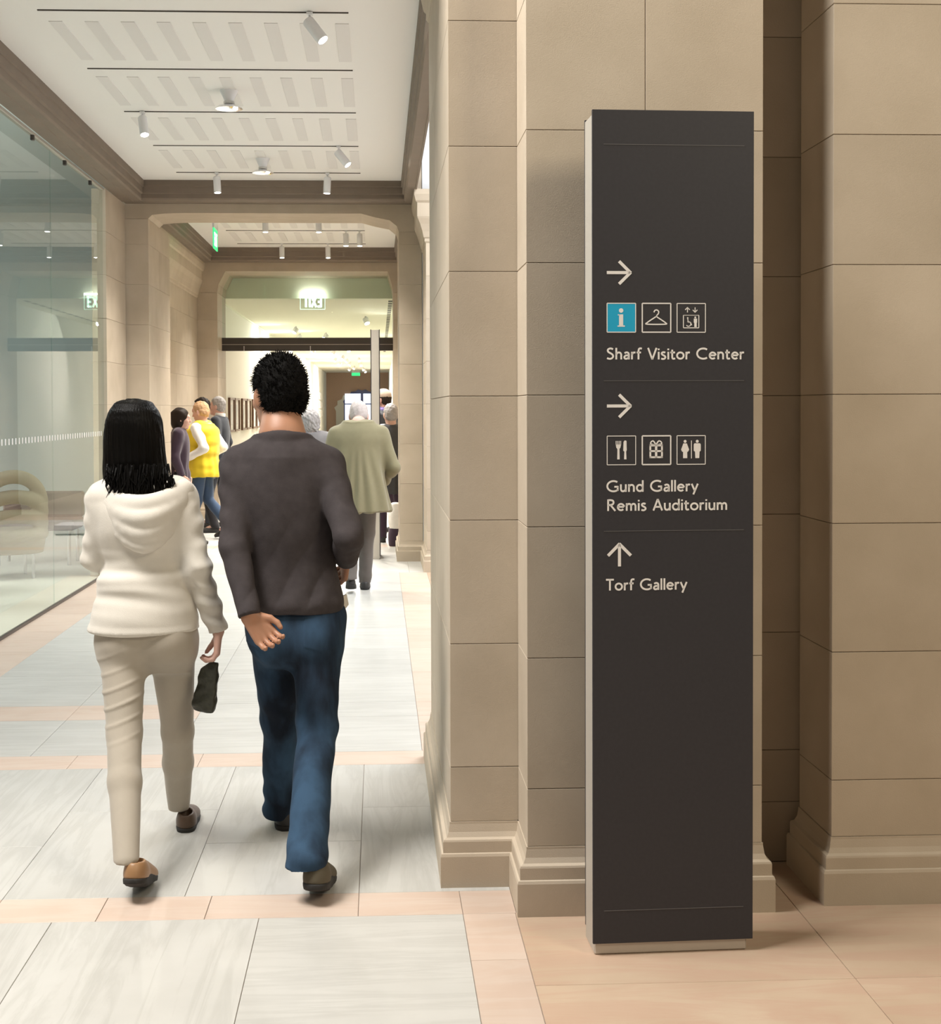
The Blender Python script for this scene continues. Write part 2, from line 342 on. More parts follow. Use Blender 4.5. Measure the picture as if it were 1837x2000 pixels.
# ------------------------------------------------------------------ glass screen on the left
glz = tag(MB().box(-2.652, -2.628, 6.4, 13.46, 0.0, 0.022).build('window_1', M['dark_bar']), kind='structure')
for a, b in ((6.40, 7.28), (7.285, 9.315), (9.32, 11.35), (11.355, 13.455)):
    MB().box(-2.646, -2.634, a, b, 0.022, 3.71).build('glass_pane', M['glass'], glz)
MB().box(-2.66, -2.62, 6.4, 13.455, 3.71, 3.73).build('head_channel', M['sign_side'], glz)
for d in (8.60, 9.69, 10.775, 11.865, 12.90):
    MB().box(-2.65, -2.622, d-0.02, d+0.02, 3.67, 3.715).build('clamp', M['dark_bar'], glz, bevel=0.004)
dots = MB()
for k in range(70):
    y = 6.9+k*0.094
    if y < 13.3: dots.box(-2.6335, -2.6325, y-0.012, y+0.012, 1.355, 1.40)
tag(dots.build('marking_dashes', M['white_metal'], glz), kind='stuff')

# room behind the glass
tag(MB().box(-9.1, -9.0, 5.0, 21.4, 0, 4.4).build('wall_left', M['blue_wall']), kind='structure')
tag(MB().box(-9.0, -2.75, 18.6, 18.7, 0, 4.4).build('wall_left', M['blue_wall']), kind='structure')
tag(MB().box(-9.0, -2.66, 5.0, 18.6, 4.3, 4.4).build('ceiling', M['blue_wall']), kind='structure')
tag(MB().box(-9.0, -3.3, 4.7, 4.9, 0, 4.4).build('wall_left', M['stone']), kind='structure')
# side hall on the right: pale wall and ceiling
tag(MB().box(3.2, 3.3, 5.0, 21.4, 0, 5.2).build('wall_right', M['pale_wall']), kind='structure')
tag(MB().box(0.40, 3.2, 6.3, 14.6, 5.1, 5.2).build('ceiling', M['pale_wall']), kind='structure')

tag(MB().box(0.47, 3.2, 14.49, 14.6, 0, 5.2).build('wall_back', M['pale_wall']), kind='structure')
# ------------------------------------------------------------------ far gallery
GZ = 3.30
tag(MB().box(-2.55, -2.45, 21.39, 66, 0, GZ+0.6).build('wall_left', M['gallery_wall']), kind='structure')
tag(MB().box(0.50, 0.60, 21.39, 66, 0, GZ+0.6).build('wall_right', M['gallery_wall']), kind='structure')
gceil = tag(MB().box(-2.45, 0.50, 21.6, 66, GZ, GZ+0.1).build('ceiling', M['gallery_ceil']), kind='structure')
tag(MB().box(-2.45, 0.50, 21.39, 21.6, GZ, 3.75).build('trim_9', M['fascia']), kind='structure')
tag(MB().box(-2.45, -2.44, 21.6, 66, GZ-0.03, GZ).build('trim_10', M['fascia']), kind='structure')
for k in range(40):
    d = 21.8+k*0.5
    MB().box(0.17, 0.235, d, d+0.3, GZ-0.004, GZ+0.001).build('slot_diffuser', M['slot'], gceil)
# end wall, with the lit window in its lobed arch
ew = tag(MB().box(-2.55, 0.6, 66.0, 66.2, 0, GZ+0.3).build('wall_back', M['brown_wall']), kind='structure')
def lobed(xa, xb, z0, zt, n, depth):
    cx = (xa+xb)/2; w = (xb-xa)/2; pts = [(xa, z0)]
    zs = zt-w*0.75
    for k in range(n+1):
        t = math.pi*(1-k/n)
        x = cx+w*math.cos(t); z = zs+w*0.75*math.sin(t)
        pts.append((x, z))
        if k < n:
            t2 = math.pi*(1-(k+0.5)/n); pts.append((cx+(w+depth)*math.cos(t2), zs+(w*0.75+depth)*math.sin(t2)))
    pts.append((xb, z0)); return pts
M['daylight'] = plain('daylit_pane', (0.9, 0.95, 1.0), 0.5, emit=(0.80, 0.88, 1.0), estr=1.3)
M['blue_frame'] = plain('window_bar_blue_grey', (0.16, 0.18, 0.36), 0.6)
win = tag(MB().prism(lobed(-2.0, 0.35, 0.3, 2.35, 9, 0.10), 'y', 65.93, 66.0).build('window_3', M['gallery_wall']), kind='structure')
wf = MB().prism(lobed(-1.62, 0.10, 0.98, 2.45, 8, 0.06), 'y', 65.90, 65.93).build('window_frame', M['blue_frame'], win)
for xa, xb in ((-1.57, -0.82), (-0.70, 0.05)):
    for za, zb in ((1.04, 1.78), (1.83, 2.30)):
        MB().box(xa, xb, 65.885, 65.90, za, zb).build('pane', M['daylight'], wf)
# dark header bar of the gallery entrance, transom glass above it
bar = tag(MB().box(-2.33, 0.228, 20.85, 20.97, 2.475, 2.67).build('door_1', M['dark_bar']), kind='structure')
MB().box(-2.33, 0.228, 20.845, 20.85, 2.565, 2.572).build('reveal_line', M['sign_side'], bar)
for x in (-2.0, -1.01): MB().box(x-0.006, x+0.006, 20.838, 20.85, 2.475, 2.545).build('pivot', M['steel'], bar)
MB().box(-2.33, 0.228, 20.905, 20.915, 2.67, 3.60).build('glass_pane', M['acrylic'], bar)

# ------------------------------------------------------------------ ceiling lamps
def track_spot(x, y, zc, aim, label, group, power=0.0, L=0.16, R=0.036, drop=0.055, cone=112):
    aim = Vector(aim).normalized()
    e = empty('track_spotlight', (x, y, zc), 0, label, 'spotlight', group)
    MB().box(-0.018, 0.018, -0.03, 0.03, -0.02, -0.006).tube((0, 0, -0.02), (0, 0, -drop), 0.007, n=10).build('stem', M['white_metal'], e)
    p0 = Vector((0, 0, -drop-0.01))-aim*0.02; p1 = p0+aim*L
    b = MB(); b.lathe(p0, [(R*0.55, -0.006), (R*0.92, 0.0), (R, 0.008), (R, L-0.004), (R*0.97, L), (R*0.86, L), (R*0.86, L-0.006), (0.002, L-0.006)], n=24, axis=aim)
    b.build('lamp_body', M['white_metal'], e, smooth=True)
    MB().lathe(p1, [(0.001, -0.005), (R*0.84, -0.005), (R*0.84, -0.002), (0.001, -0.001)], n=24, axis=aim).build('lens', M['lamp'], e)
    if power:
        l = bpy.data.lights.new('spot', 'SPOT'); l.energy = power; l.spot_size = math.radians(cone); l.spot_blend = 0.8; l.shadow_soft_size = 0.03; l.color = (1.0, 0.95, 0.87)
        o = bpy.data.objects.new('spot', l); COL.objects.link(o); o.parent = e; o.location = p1+aim*0.01
        o.rotation_euler = aim.to_track_quat('-Z', 'Y').to_euler()
    return e
def on_ceiling(u, v, zc):
    d = cF + cR*(u-U0)/F_PX - cU*(v-V0)/F_PX
    return d*((zc-CAM_H)/d.z) + Vector((0, 0, CAM_H))
SPOTW = 125
for (u, d, aim, lab) in ((606, TRK[0], (0.62, -0.30, -0.85), 'white cylinder spotlight on the widest ceiling slot, tilted towards the stone pier'),
                    (279, TRK[2], (0.16, -0.35, -0.9), 'white cylinder spotlight on the ceiling slot, nearest to the beam above the glass'),
                    (661, TRK[3], (0.62, -0.25, -0.8), 'white cylinder spotlight on the fourth ceiling slot, tilted towards the stone pier'),
                    (423, TRK[4], (0.06, -0.12, -1), 'white cylinder spotlight hanging straight before the dark beam, nearer the glass side'),
                    (639, TRK[4], (-0.05, -0.04, -1), 'white cylinder spotlight hanging straight before the dark beam, on the pier side')):
    p = at(u, 300, d); x = p.x
    track_spot(x, d, CEIL, aim, lab, 'track spotlights over the glazed bay', 330 if d == TRK[4] else SPOTW)
for (u, d, lab) in ((518, 16.75, 'white spotlight just behind the stone lintel, nearer the green exit sign'), (622, 16.75, 'white spotlight just behind the stone lintel, farther from the green exit sign'),
               (675, 18.15, 'white spotlight, left one of the close pair in the second bay'), (702, 18.15, 'white spotlight, right one of the close pair in the second bay'),
               (550, 19.6, 'white spotlight against the second dark beam, nearer the green exit sign'), (640, 19.6, 'white spotlight against the second dark beam, farther from the green exit sign')):
    x = at(u, 450, d).x
    track_spot(x, d, CEIL, (0.02, -0.12, -1), lab, 'track spotlights in the second bay', 430)
# fixed pendant reflectors
for (u, v, d, lab) in ((447, 175, 10.2, 'pendant reflector lamp with a cone stem and shiny dish, over the wide strips'), (513, 309, 12.95, 'pendant reflector lamp with a shiny dish, near the dark beam')):
    x = at(u, v, d).x
    e = empty('pendant_reflector', (x, d, CEIL), 0, lab, 'ceiling lamp', 'pendant reflectors over the glazed bay')
    MB().lathe((0, 0, 0), [(0.066, 0.0), (0.064, -0.01), (0.034, -0.075), (0.034, -0.08)], n=24).build('cone', M['white_metal'], e, smooth=True)
    MB().lathe((0, 0, 0), [(0.040, -0.08), (0.040, -0.10), (0.02, -0.102)], n=20).build('collar', M['steel'], e, smooth=True)
    MB().lathe((0, 0, 0), [(0.02, -0.10), (0.075, -0.112), (0.096, -0.128), (0.098, -0.135), (0.075, -0.128), (0.018, -0.118)], n=32).build('dish', M['chrome'], e, smooth=True)
    MB().lathe((0.045, 0, 0), [(0.001, -0.121), (0.016, -0.123), (0.020, -0.132), (0.016, -0.14), (0.001, -0.143)], n=16).build('bulb', M['lamp'], e, smooth=True)
# gallery lamps: rows of small heads
gl = [(578, 620, 28.6), (586, 631, 31.4), (637, 628, 31.0), (604, 646, 36.0), (612, 650, 39.0), (651, 650, 40.0), (679, 646, 38.0), (714, 598, 25.5), (728, 636, 33.0), (670, 686, 44.0), (678, 696, 47.0), (684, 706, 50.5), (700, 694, 46.0), (703, 704, 51.0), (664, 706, 50.0), (655, 697, 46.0), (683, 722, 57.0), (692, 716, 55.0), (708, 720, 57.0), (712, 724, 60.0)]
for i, (u, v, d) in enumerate(gl):
    x = at(u, 640, d).x; x = max(-2.2, min(0.1, x))
    aim = (-0.5, -0.45, -0.8) if x < -0.9 else (0.3, -0.5, -0.8)
    track_spot(x, d, GZ, aim, 'small white gallery spotlight among those scattered along the far cream ceiling', 'spotlights along the gallery ceiling', 330, L=0.11, R=0.055, cone=150)

# ------------------------------------------------------------------ lettering: strokes drawn as flat ribbons
def arc(cx, cy, rx, ry, a0, a1, n=16): return [(cx+rx*math.cos(math.radians(a0+(a1-a0)*i/n)), cy+ry*math.sin(math.radians(a0+(a1-a0)*i/n))) for i in range(n+1)]
def cat(pts, n=6):
    P = [pts[0]]+list(pts)+[pts[-1]]; out = []
    for i in range(1, len(P)-2):
        p0, p1, p2, p3 = P[i-1:i+3]
        for k in range(n):
            t = k/n
            out.append(tuple(0.5*((2*p1[j])+(-p0[j]+p2[j])*t+(2*p0[j]-5*p1[j]+4*p2[j]-p3[j])*t*t+(-p0[j]+3*p1[j]-3*p2[j]+p3[j])*t**3) for j in (0, 1)))
    return out+[pts[-1]]
Sp = [(0.47, 0.87), (0.38, 0.93), (0.27, 0.945), (0.14, 0.88), (0.10, 0.75), (0.17, 0.62), (0.30, 0.53), (0.43, 0.42), (0.48, 0.27), (0.42, 0.13), (0.29, 0.055), (0.16, 0.065), (0.05, 0.12)]
GLY = {
 'S': (0.56, [cat(Sp)]), 's': (0.39, [cat([(x*0.68, y*0.66) for x, y in Sp])]),
 'h': (0.50, [[(0.07, 0), (0.07, 1.0)], cat([(0.07, 0.40), (0.13, 0.54), (0.24, 0.60), (0.36, 0.56), (0.42, 0.42)])+[(0.42, 0)]]),
 'n': (0.50, [[(0.07, 0), (0.07, 0.66)], cat([(0.07, 0.40), (0.13, 0.54), (0.24, 0.60), (0.36, 0.56), (0.42, 0.42)])+[(0.42, 0)]]),
 'm': (0.76, [[(0.07, 0), (0.07, 0.66)], cat([(0.07, 0.42), (0.13, 0.54), (0.22, 0.60), (0.32, 0.56), (0.375, 0.42)])+[(0.375, 0)], cat([(0.375, 0.42), (0.44, 0.54), (0.53, 0.60), (0.63, 0.56), (0.68, 0.42)])+[(0.68, 0)]]),
 'a': (0.46, [cat([(0.08, 0.53), (0.16, 0.59), (0.26, 0.605), (0.35, 0.55), (0.385, 0.43)])+[(0.385, 0)], cat([(0.385, 0.36), (0.26, 0.35), (0.14, 0.32), (0.065, 0.20), (0.10, 0.085), (0.19, 0.055), (0.29, 0.09), (0.385, 0.19)])]),
 'r': (0.33, [[(0.07, 0), (0.07, 0.66)], cat([(0.07, 0.38), (0.12, 0.52), (0.20, 0.595), (0.32, 0.59)])]),
 'f': (0.33, [[(0.13, 0)]+cat([(0.13, 0.76), (0.17, 0.91), (0.26, 0.955), (0.37, 0.93)]), [(0.0, 0.60), (0.31, 0.60)]]),
 'V': (0.64, [[(0.03, 1), (0.33, 0.0)], [(0.33, 0.0), (0.63, 1)]]),
 'i': (0.145, [[(0.07, 0), (0.07, 0.66)], [(0.07, 0.80), (0.07, 0.94)]]),
 't': (0.35, [[(0.13, 0.84)]+cat([(0.13, 0.20), (0.16, 0.085), (0.24, 0.055), (0.34, 0.09)]), [(0.0, 0.60), (0.33, 0.60)]]),
 'o': (0.57, [arc(0.285, 0.33, 0.235, 0.272, 0, 360, 24)]),
 'C': (0.82, [arc(0.50, 0.5, 0.44, 0.445, 52, 308, 24)]),
 'e': (0.53, [[(0.05, 0.35), (0.475, 0.35)], arc(0.275, 0.33, 0.215, 0.272, 4, 318, 24)]),
 'G': (0.88, [arc(0.50, 0.5, 0.44, 0.445, 52, 318, 24), [(0.80, 0.09), (0.80, 0.47)], [(0.56, 0.45), (0.855, 0.45)]]),
 'u': (0.50, [[(0.07, 0.66)]+cat([(0.07, 0.24), (0.12, 0.10), (0.22, 0.055), (0.34, 0.11), (0.42, 0.25)]), [(0.42, 0.66), (0.42, 0)]]),
 'd': (0.55, [arc(0.265, 0.33, 0.21, 0.272, 0, 360, 24), [(0.475, 1.0), (0.475, 0)]]),
 'l': (0.145, [[(0.07, 0), (0.07, 1.0)]]),
 'y': (0.50, [[(0.03, 0.66), (0.26, 0.03)], [(0.47, 0.66), (0.15, -0.27)]]),
 'R': (0.62, [[(0.08, 0), (0.08, 1)], [(0.08, 0.94)]+cat([(0.27, 0.94), (0.41, 0.88), (0.455, 0.73), (0.40, 0.58), (0.25, 0.51)])+[(0.08, 0.51)], [(0.25, 0.51), (0.58, 0.0)]]),
 'A': (0.68, [[(0.03, 0), (0.335, 1.0)], [(0.335, 1.0), (0.64, 0)], [(0.14, 0.32), (0.53, 0.32)]]),
 'T': (0.57, [[(0.285, 0), (0.285, 1)], [(0, 0.94), (0.57, 0.94)]]),
 'E': (0.50, [[(0.08, 0), (0.08, 1)], [(0.03, 0.94), (0.48, 0.94)], [(0.05, 0.5), (0.44, 0.5)], [(0.03, 0.06), (0.48, 0.06)]]),
 'X': (0.62, [[(0.04, 0), (0.58, 1)], [(0.58, 0), (0.04, 1)]]),
 'I': (0.16, [[(0.08, 0), (0.08, 1)]]), ' ': (0.30, []) }
def ribbon(mb, pts, w, P, closed=False):
    n = len(pts)
    if closed and math.dist(pts[0], pts[-1]) < 1e-6: pts = pts[:-1]; n -= 1
    L = []; R = []
    for i in range(n):
        a = pts[(i-1) % n] if (closed or i > 0) else pts[i]; b = pts[(i+1) % n] if (closed or i < n-1) else pts[i]
        dx, dy = b[0]-a[0], b[1]-a[1]; l = math.hypot(dx, dy) or 1; nx, ny = -dy/l, dx/l
        L.append(P(pts[i][0]+nx*w/2, pts[i][1]+ny*w/2)); R.append(P(pts[i][0]-nx*w/2, pts[i][1]-ny*w/2))
    v = L+R; q = [(i, (i+1) % n, n+(i+1) % n, n+i) for i in range(n if closed else n-1)]
    mb.add(v, q)
def text_mb(txt, x0, z0, height, width, y, stroke=0.158, gap=0.075, mirror=False):
    """flat lettering on the plane y, read from -y"""
    tot = sum(GLY[ch][0]+gap for ch in txt)-gap; sx = width/tot; mb = MB(); cx = 0
    for ch in txt:
        adv, st = GLY[ch]
        for s in st:
            cl = len(s) > 6 and math.dist(s[0], s[-1]) < 1e-6
            k = sx/height
            ss = [((cx+px)*k, pz) for px, pz in s]
            X = (lambda a: x0+width-a*height) if mirror else (lambda a: x0+a*height)
            ribbon(mb, ss, stroke, lambda a, b: (X(a), y, z0+b*height), cl)
        cx += adv+gap
    return mb

# ------------------------------------------------------------------ the sign
SW, SZ0, SZ1 = 0.478, 0.036, 2.472
sign = empty('wayfinding_sign', (0.6225, 3.995, 0), math.radians(2.0), 'tall charcoal wayfinding sign with white lettering standing before the stone pilaster', 'sign')
MB().box(0.006, SW-0.016, 0.010, 0.150, 0.0, SZ1-0.004).build('sign_core', M['sign_side'], sign, bevel=0.004)
panel = MB().box(0, SW, 0.0, 0.010, SZ0, SZ1).build('front_panel', M['sign'], sign, bevel=0.0008)
MB().box(0.006, SW-0.016, 0.150, 0.158, SZ0, SZ1).build('back_panel', M['sign'], sign, bevel=0.0008)
def sxp(u): return (u-1155.0)/318.0*SW
def szp(v): return SZ1-(v-216.0)/(1845.0-216.0)*(SZ1-SZ0)
PY = -0.0008
kx = SW/318.0
for v in (283, 741, 1034, 1780):
    MB().box(sxp(1177), sxp(1454), PY, 0.0, szp(v)-0.0009, szp(v)+0.0009).build('rule', M['sign_line'], panel)
for txt, ua, ub, vtop, vbase in (('Sharf Visitor Center', 1182, 1454, 677, 699.5), ('Gund Gallery', 1182, 1363, 935, 957.5), ('Remis Auditorium', 1183, 1421, 972, 994.5), ('Torf Gallery', 1181, 1341, 1127.5, 1150)):
    text_mb(txt, sxp(ua), szp(vbase), szp(vtop)-szp(vbase), (ub-ua)*kx, PY).build('lettering', M['sign_white'], panel)
def P2(u, v): return (sxp(u), PY, szp(v))
def strokes(name, lines, w, mat='sign_white', parent=None, extra=None):
    mb = MB()
    for l in lines: ribbon(mb, l, w, lambda a, b: P2(a, b), len(l) > 3 and math.dist(l[0], l[-1]) < 1e-6)
    if extra:
        for poly in extra: mb.poly([P2(*p) for p in poly])
    return mb.build(name, M[mat], parent or panel)
for yc in (531, 790): strokes('arrow', [[(1183, yc), (1228, yc)], [(1207, yc-22), (1230, yc+0.7)], [(1207, yc+22), (1230, yc-0.7)]], 6.0)
strokes('arrow', [[(1207.5, 1103), (1207.5, 1061)], [(1185, 1082), (1208.2, 1058.5)], [(1230, 1082), (1206.8, 1058.5)]], 6.0)
def frame(u0, v0, w=56, t=1.8): return [[(u0, v0), (u0+w, v0)], [(u0+w, v0), (u0+w, v0+w)], [(u0+w, v0+w), (u0, v0+w)], [(u0, v0+w), (u0, v0)]]
def circ(cx, cy, r, n=14): return [(cx+r*math.cos(2*math.pi*k/n), cy+r*math.sin(2*math.pi*k/n)) for k in range(n)]
def rect(a, b, c, d): return [(a, b), (c, b), (c, d), (a, d)]
blue = MB().add([(sxp(1184), PY*0.5, szp(646)), (sxp(1239), PY*0.5, szp(646)), (sxp(1239), PY*0.5, szp(591)), (sxp(1184), PY*0.5, szp(591))], [(0, 1, 2, 3)]).build('pictogram_ground', M['sign_blue'], panel)
R2 = frame(1183.5, 590.5)
strokes('pictogram', R2, 1.8, extra=[circ(1211, 604.5, 4.4), rect(1207, 612, 1215, 634), rect(1204.5, 612, 1209, 614), rect(1204, 633.5, 1218.5, 636)])
strokes('pictogram', frame(1252.5, 590.5)+[cat([(1275.5, 608), (1277, 604.5), (1281, 603.3), (1284.5, 606), (1284.3, 610), (1281, 614)]), [(1281, 613), (1281, 617)], cat([(1280, 616), (1298, 628), (1297, 631), (1262.5, 631), (1262, 628), (1280, 616)])[:-1]+[(1280, 616)]], 2.4)
el = frame(1321, 590.5)+frame(1333.5, 613.5, 30.5)[:1]+[[(1333.5, 613.5), (1364, 613.5)], [(1364, 613.5), (1364, 638)], [(1364, 638), (1333.5, 638)], [(1333.5, 638), (1333.5, 613.5)]]
el += [[(1341.5, 608), (1341.5, 599)], [(1337, 603), (1341.8, 598)], [(1346, 603), (1341.2, 598)], [(1356.5, 598), (1356.5, 607)], [(1352, 603), (1356.8, 608)], [(1361, 603), (1356.2, 608)]]
el += [arc(1343.5, 630.5, 4.6, 4.6, -120, 150, 10), [(1342, 620.5), (1343, 627)], [(1343, 627), (1347.5, 627)], [(1347.5, 627), (1350, 633)]]
strokes('pictogram', el, 1.7, extra=[circ(1342, 618.8, 1.6, 8), circ(1357, 617.6, 2.0, 8), rect(1354, 620, 1360.5, 628), rect(1355, 628, 1359.8, 636.5)])
fk = [[(1201, 858), (1201, 866)], [(1204, 858), (1204, 866)], [(1207, 858), (1207, 866)], [(1210, 858), (1210, 866)]]
strokes('pictogram', frame(1183.5, 848.5)+fk, 1.5, extra=[[(1200.3, 865), (1210.7, 865), (1209.5, 871), (1207.6, 874), (1208, 894), (1203.2, 894), (1203.6, 874), (1201.4, 871)], [(1215.6, 860), (1218, 857), (1221.4, 858), (1222, 876), (1220.8, 879), (1221.4, 894), (1216.6, 894), (1217.2, 879), (1215, 877)]])
strokes('pictogram', frame(1252.5, 848.5)+[cat([(1279.5, 866), (1274, 858.5), (1269.5, 861), (1270, 864.5), (1279.5, 866.5)]), cat([(1279.5, 866), (1285, 858.5), (1290, 861), (1289.5, 864.5), (1279.5, 866.5)])], 2.6,
        extra=[rect(1266.5, 865, 1293, 869), rect(1266.5, 865, 1270, 892), rect(1289.5, 865, 1293, 892), rect(1277.5, 865, 1282, 892), rect(1266.5, 888.5, 1293, 892), rect(1266.5, 876.5, 1293, 880)])
strokes('pictogram', frame(1321, 848.5)+[[(1349.5, 858), (1349.5, 893)]], 1.6, extra=[circ(1337, 859.6, 3.0, 10), [(1333.5, 863.5), (1340.5, 863.5), (1345, 876), (1342.6, 880), (1341.2, 880), (1341.2, 892.5), (1333, 892.5), (1333, 880), (1331.4, 880), (1329, 876)],
        circ(1361, 859.6, 3.0, 10), [(1355.5, 863.5), (1366.5, 863.5), (1368, 866), (1368, 878), (1365.6, 880), (1365, 892.5), (1357.2, 892.5), (1356.6, 880), (1354, 878), (1354, 866)]])
# the twin sign farther down the hall, seen edge-on
twin = empty('wayfinding_sign', (-0.078, 14.72, 0), 0, 'grey edge-on wayfinding sign standing under the stone lintel beyond the olive jacket', 'sign')
MB().box(0.008, 0.092, 0.0, 0.46, 0.0, 2.44).build('sign_core', M['sign_side'], twin, bevel=0.004)
for xa in (0.0, 0.092): MB().box(xa, xa+0.008, 0.0, 0.478, 0.036, 2.445).build('front_panel' if xa == 0 else 'back_panel', M['sign'], twin)

# ------------------------------------------------------------------ exit signs
ex = empty('exit_sign', (-0.995, 21.32, 3.30), 0, 'lit exit sign seen from behind, hanging under the gallery fascia', 'exit sign')
MB().box(-0.19, 0.19, -0.02, 0.02, 0.045, 0.075).build('housing', M['lamp'], ex)
MB().box(-0.19, 0.19, -0.006, 0.006, -0.17, 0.045).build('acrylic_panel', M['acrylic'], ex)
text_mb('EXIT', -0.14, -0.14, 0.165, 0.28, -0.008, stroke=0.2, mirror=True).build('lettering', M['exit_glow'], ex)
for xa in (-0.19, 0.186): MB().box(xa, xa+0.004, -0.007, 0.007, -0.17, 0.045).build('edge', M['exit_glow'], ex)
MB().box(-0.19, 0.19, -0.007, 0.007, -0.174, -0.17).build('edge', M['exit_glow'], ex)
ex2 = empty('exit_sign', (-1.995, 17.0, 3.82), 0, 'slim green exit sign seen nearly edge-on under the second bay ceiling', 'exit sign')
MB().box(-0.012, 0.012, 0.0, 0.42, 0.0, 0.105).build('housing', M['white_metal'], ex2)
MB().box(-0.006, 0.006, 0.0, 0.42, -0.25, 0.0).build('acrylic_panel', M['green_exit'], ex2)
tm = text_mb('EXIT', 0.06, -0.21, 0.16, 0.30, 0); tm.v = [(0.0068, x, z) for x, y, z in tm.v]; tm.build('lettering', M['exit_glow'], ex2)
ex3 = empty('exit_sign', (-1.0, 63.0, 3.16), 0, 'tiny green exit sign at the far end of the gallery ceiling', 'exit sign')
MB().box(-0.19, 0.19, -0.03, 0.03, 0.06, 0.14).build('housing', M['white_metal'], ex3)
MB().box(-0.19, 0.19, -0.01, 0.01, -0.08, 0.06).build('acrylic_panel', M['green_exit'], ex3)

# ------------------------------------------------------------------ pictures in the gallery
M['frame_wood'] = plain('walnut_frame', (0.15, 0.075, 0.04), 0.5)
M['mat_white'] = plain('picture_mount', (0.82, 0.80, 0.76), 0.8)
M['print_grey'] = plain('grey_print', (0.62, 0.62, 0.62), 0.7, noise=0.5, nscale=9)
M['print_blue'] = plain('blue_print', (0.22, 0.30, 0.62), 0.7, noise=0.4, nscale=9)
def picture(d0, d1, z0, z1, lab, grp, print_mat='print_grey', fm='frame_wood'):
    e = empty('framed_picture', (-2.45, d0, z0), 0, lab, 'picture', grp); w = d1-d0; h = z1-z0; t = 0.035
    f = MB()
    for a, b, c, d in ((0, w, 0, t), (0, w, h-t, h), (0, t, t, h-t), (w-t, w, t, h-t)): f.box(0, 0.04, a, b, c, d)
    f.build('frame', M[fm], e); MB().box(0, 0.015, t, w-t, t, h-t).build('mount', M['mat_white'], e)
    MB().box(0.015, 0.017, w*0.26, w*0.74, h*0.2, h*0.8).build('print', M[print_mat], e)
d = 22.75
for k in range(8):
    picture(d, d+0.72, 1.22, 1.79, 'walnut-framed grey print in the row on the cream gallery wall', 'framed prints along the gallery wall'); d += 0.86 if k % 2 == 0 else 1.25
for (d0, n) in ((41.0, 6), (57.0, 3)):
    for i in range(n):
        for j in range(3):
            picture(d0+i*1.15, d0+i*1.15+0.9, 1.25+j*0.36, 1.55+j*0.36, 'small blue and white print in the grid far along the gallery wall', 'grid of blue prints', 'print_blue', 'mat_white')
# low plinth in the second bay
pl = empty('display_plinth', (-1.55, 18.05, 0), 0, 'low white plinth on the floor beyond the person in the yellow vest', 'plinth')
MB().box(-0.42, 0.42, -0.25, 0.25, 0.02, 0.13).build('plinth_body', M['pale_wall'], pl, bevel=0.004)
MB().box(-0.40, 0.40, -0.23, 0.23, 0.0, 0.02).build('recessed_base', M['dark_bar'], pl)

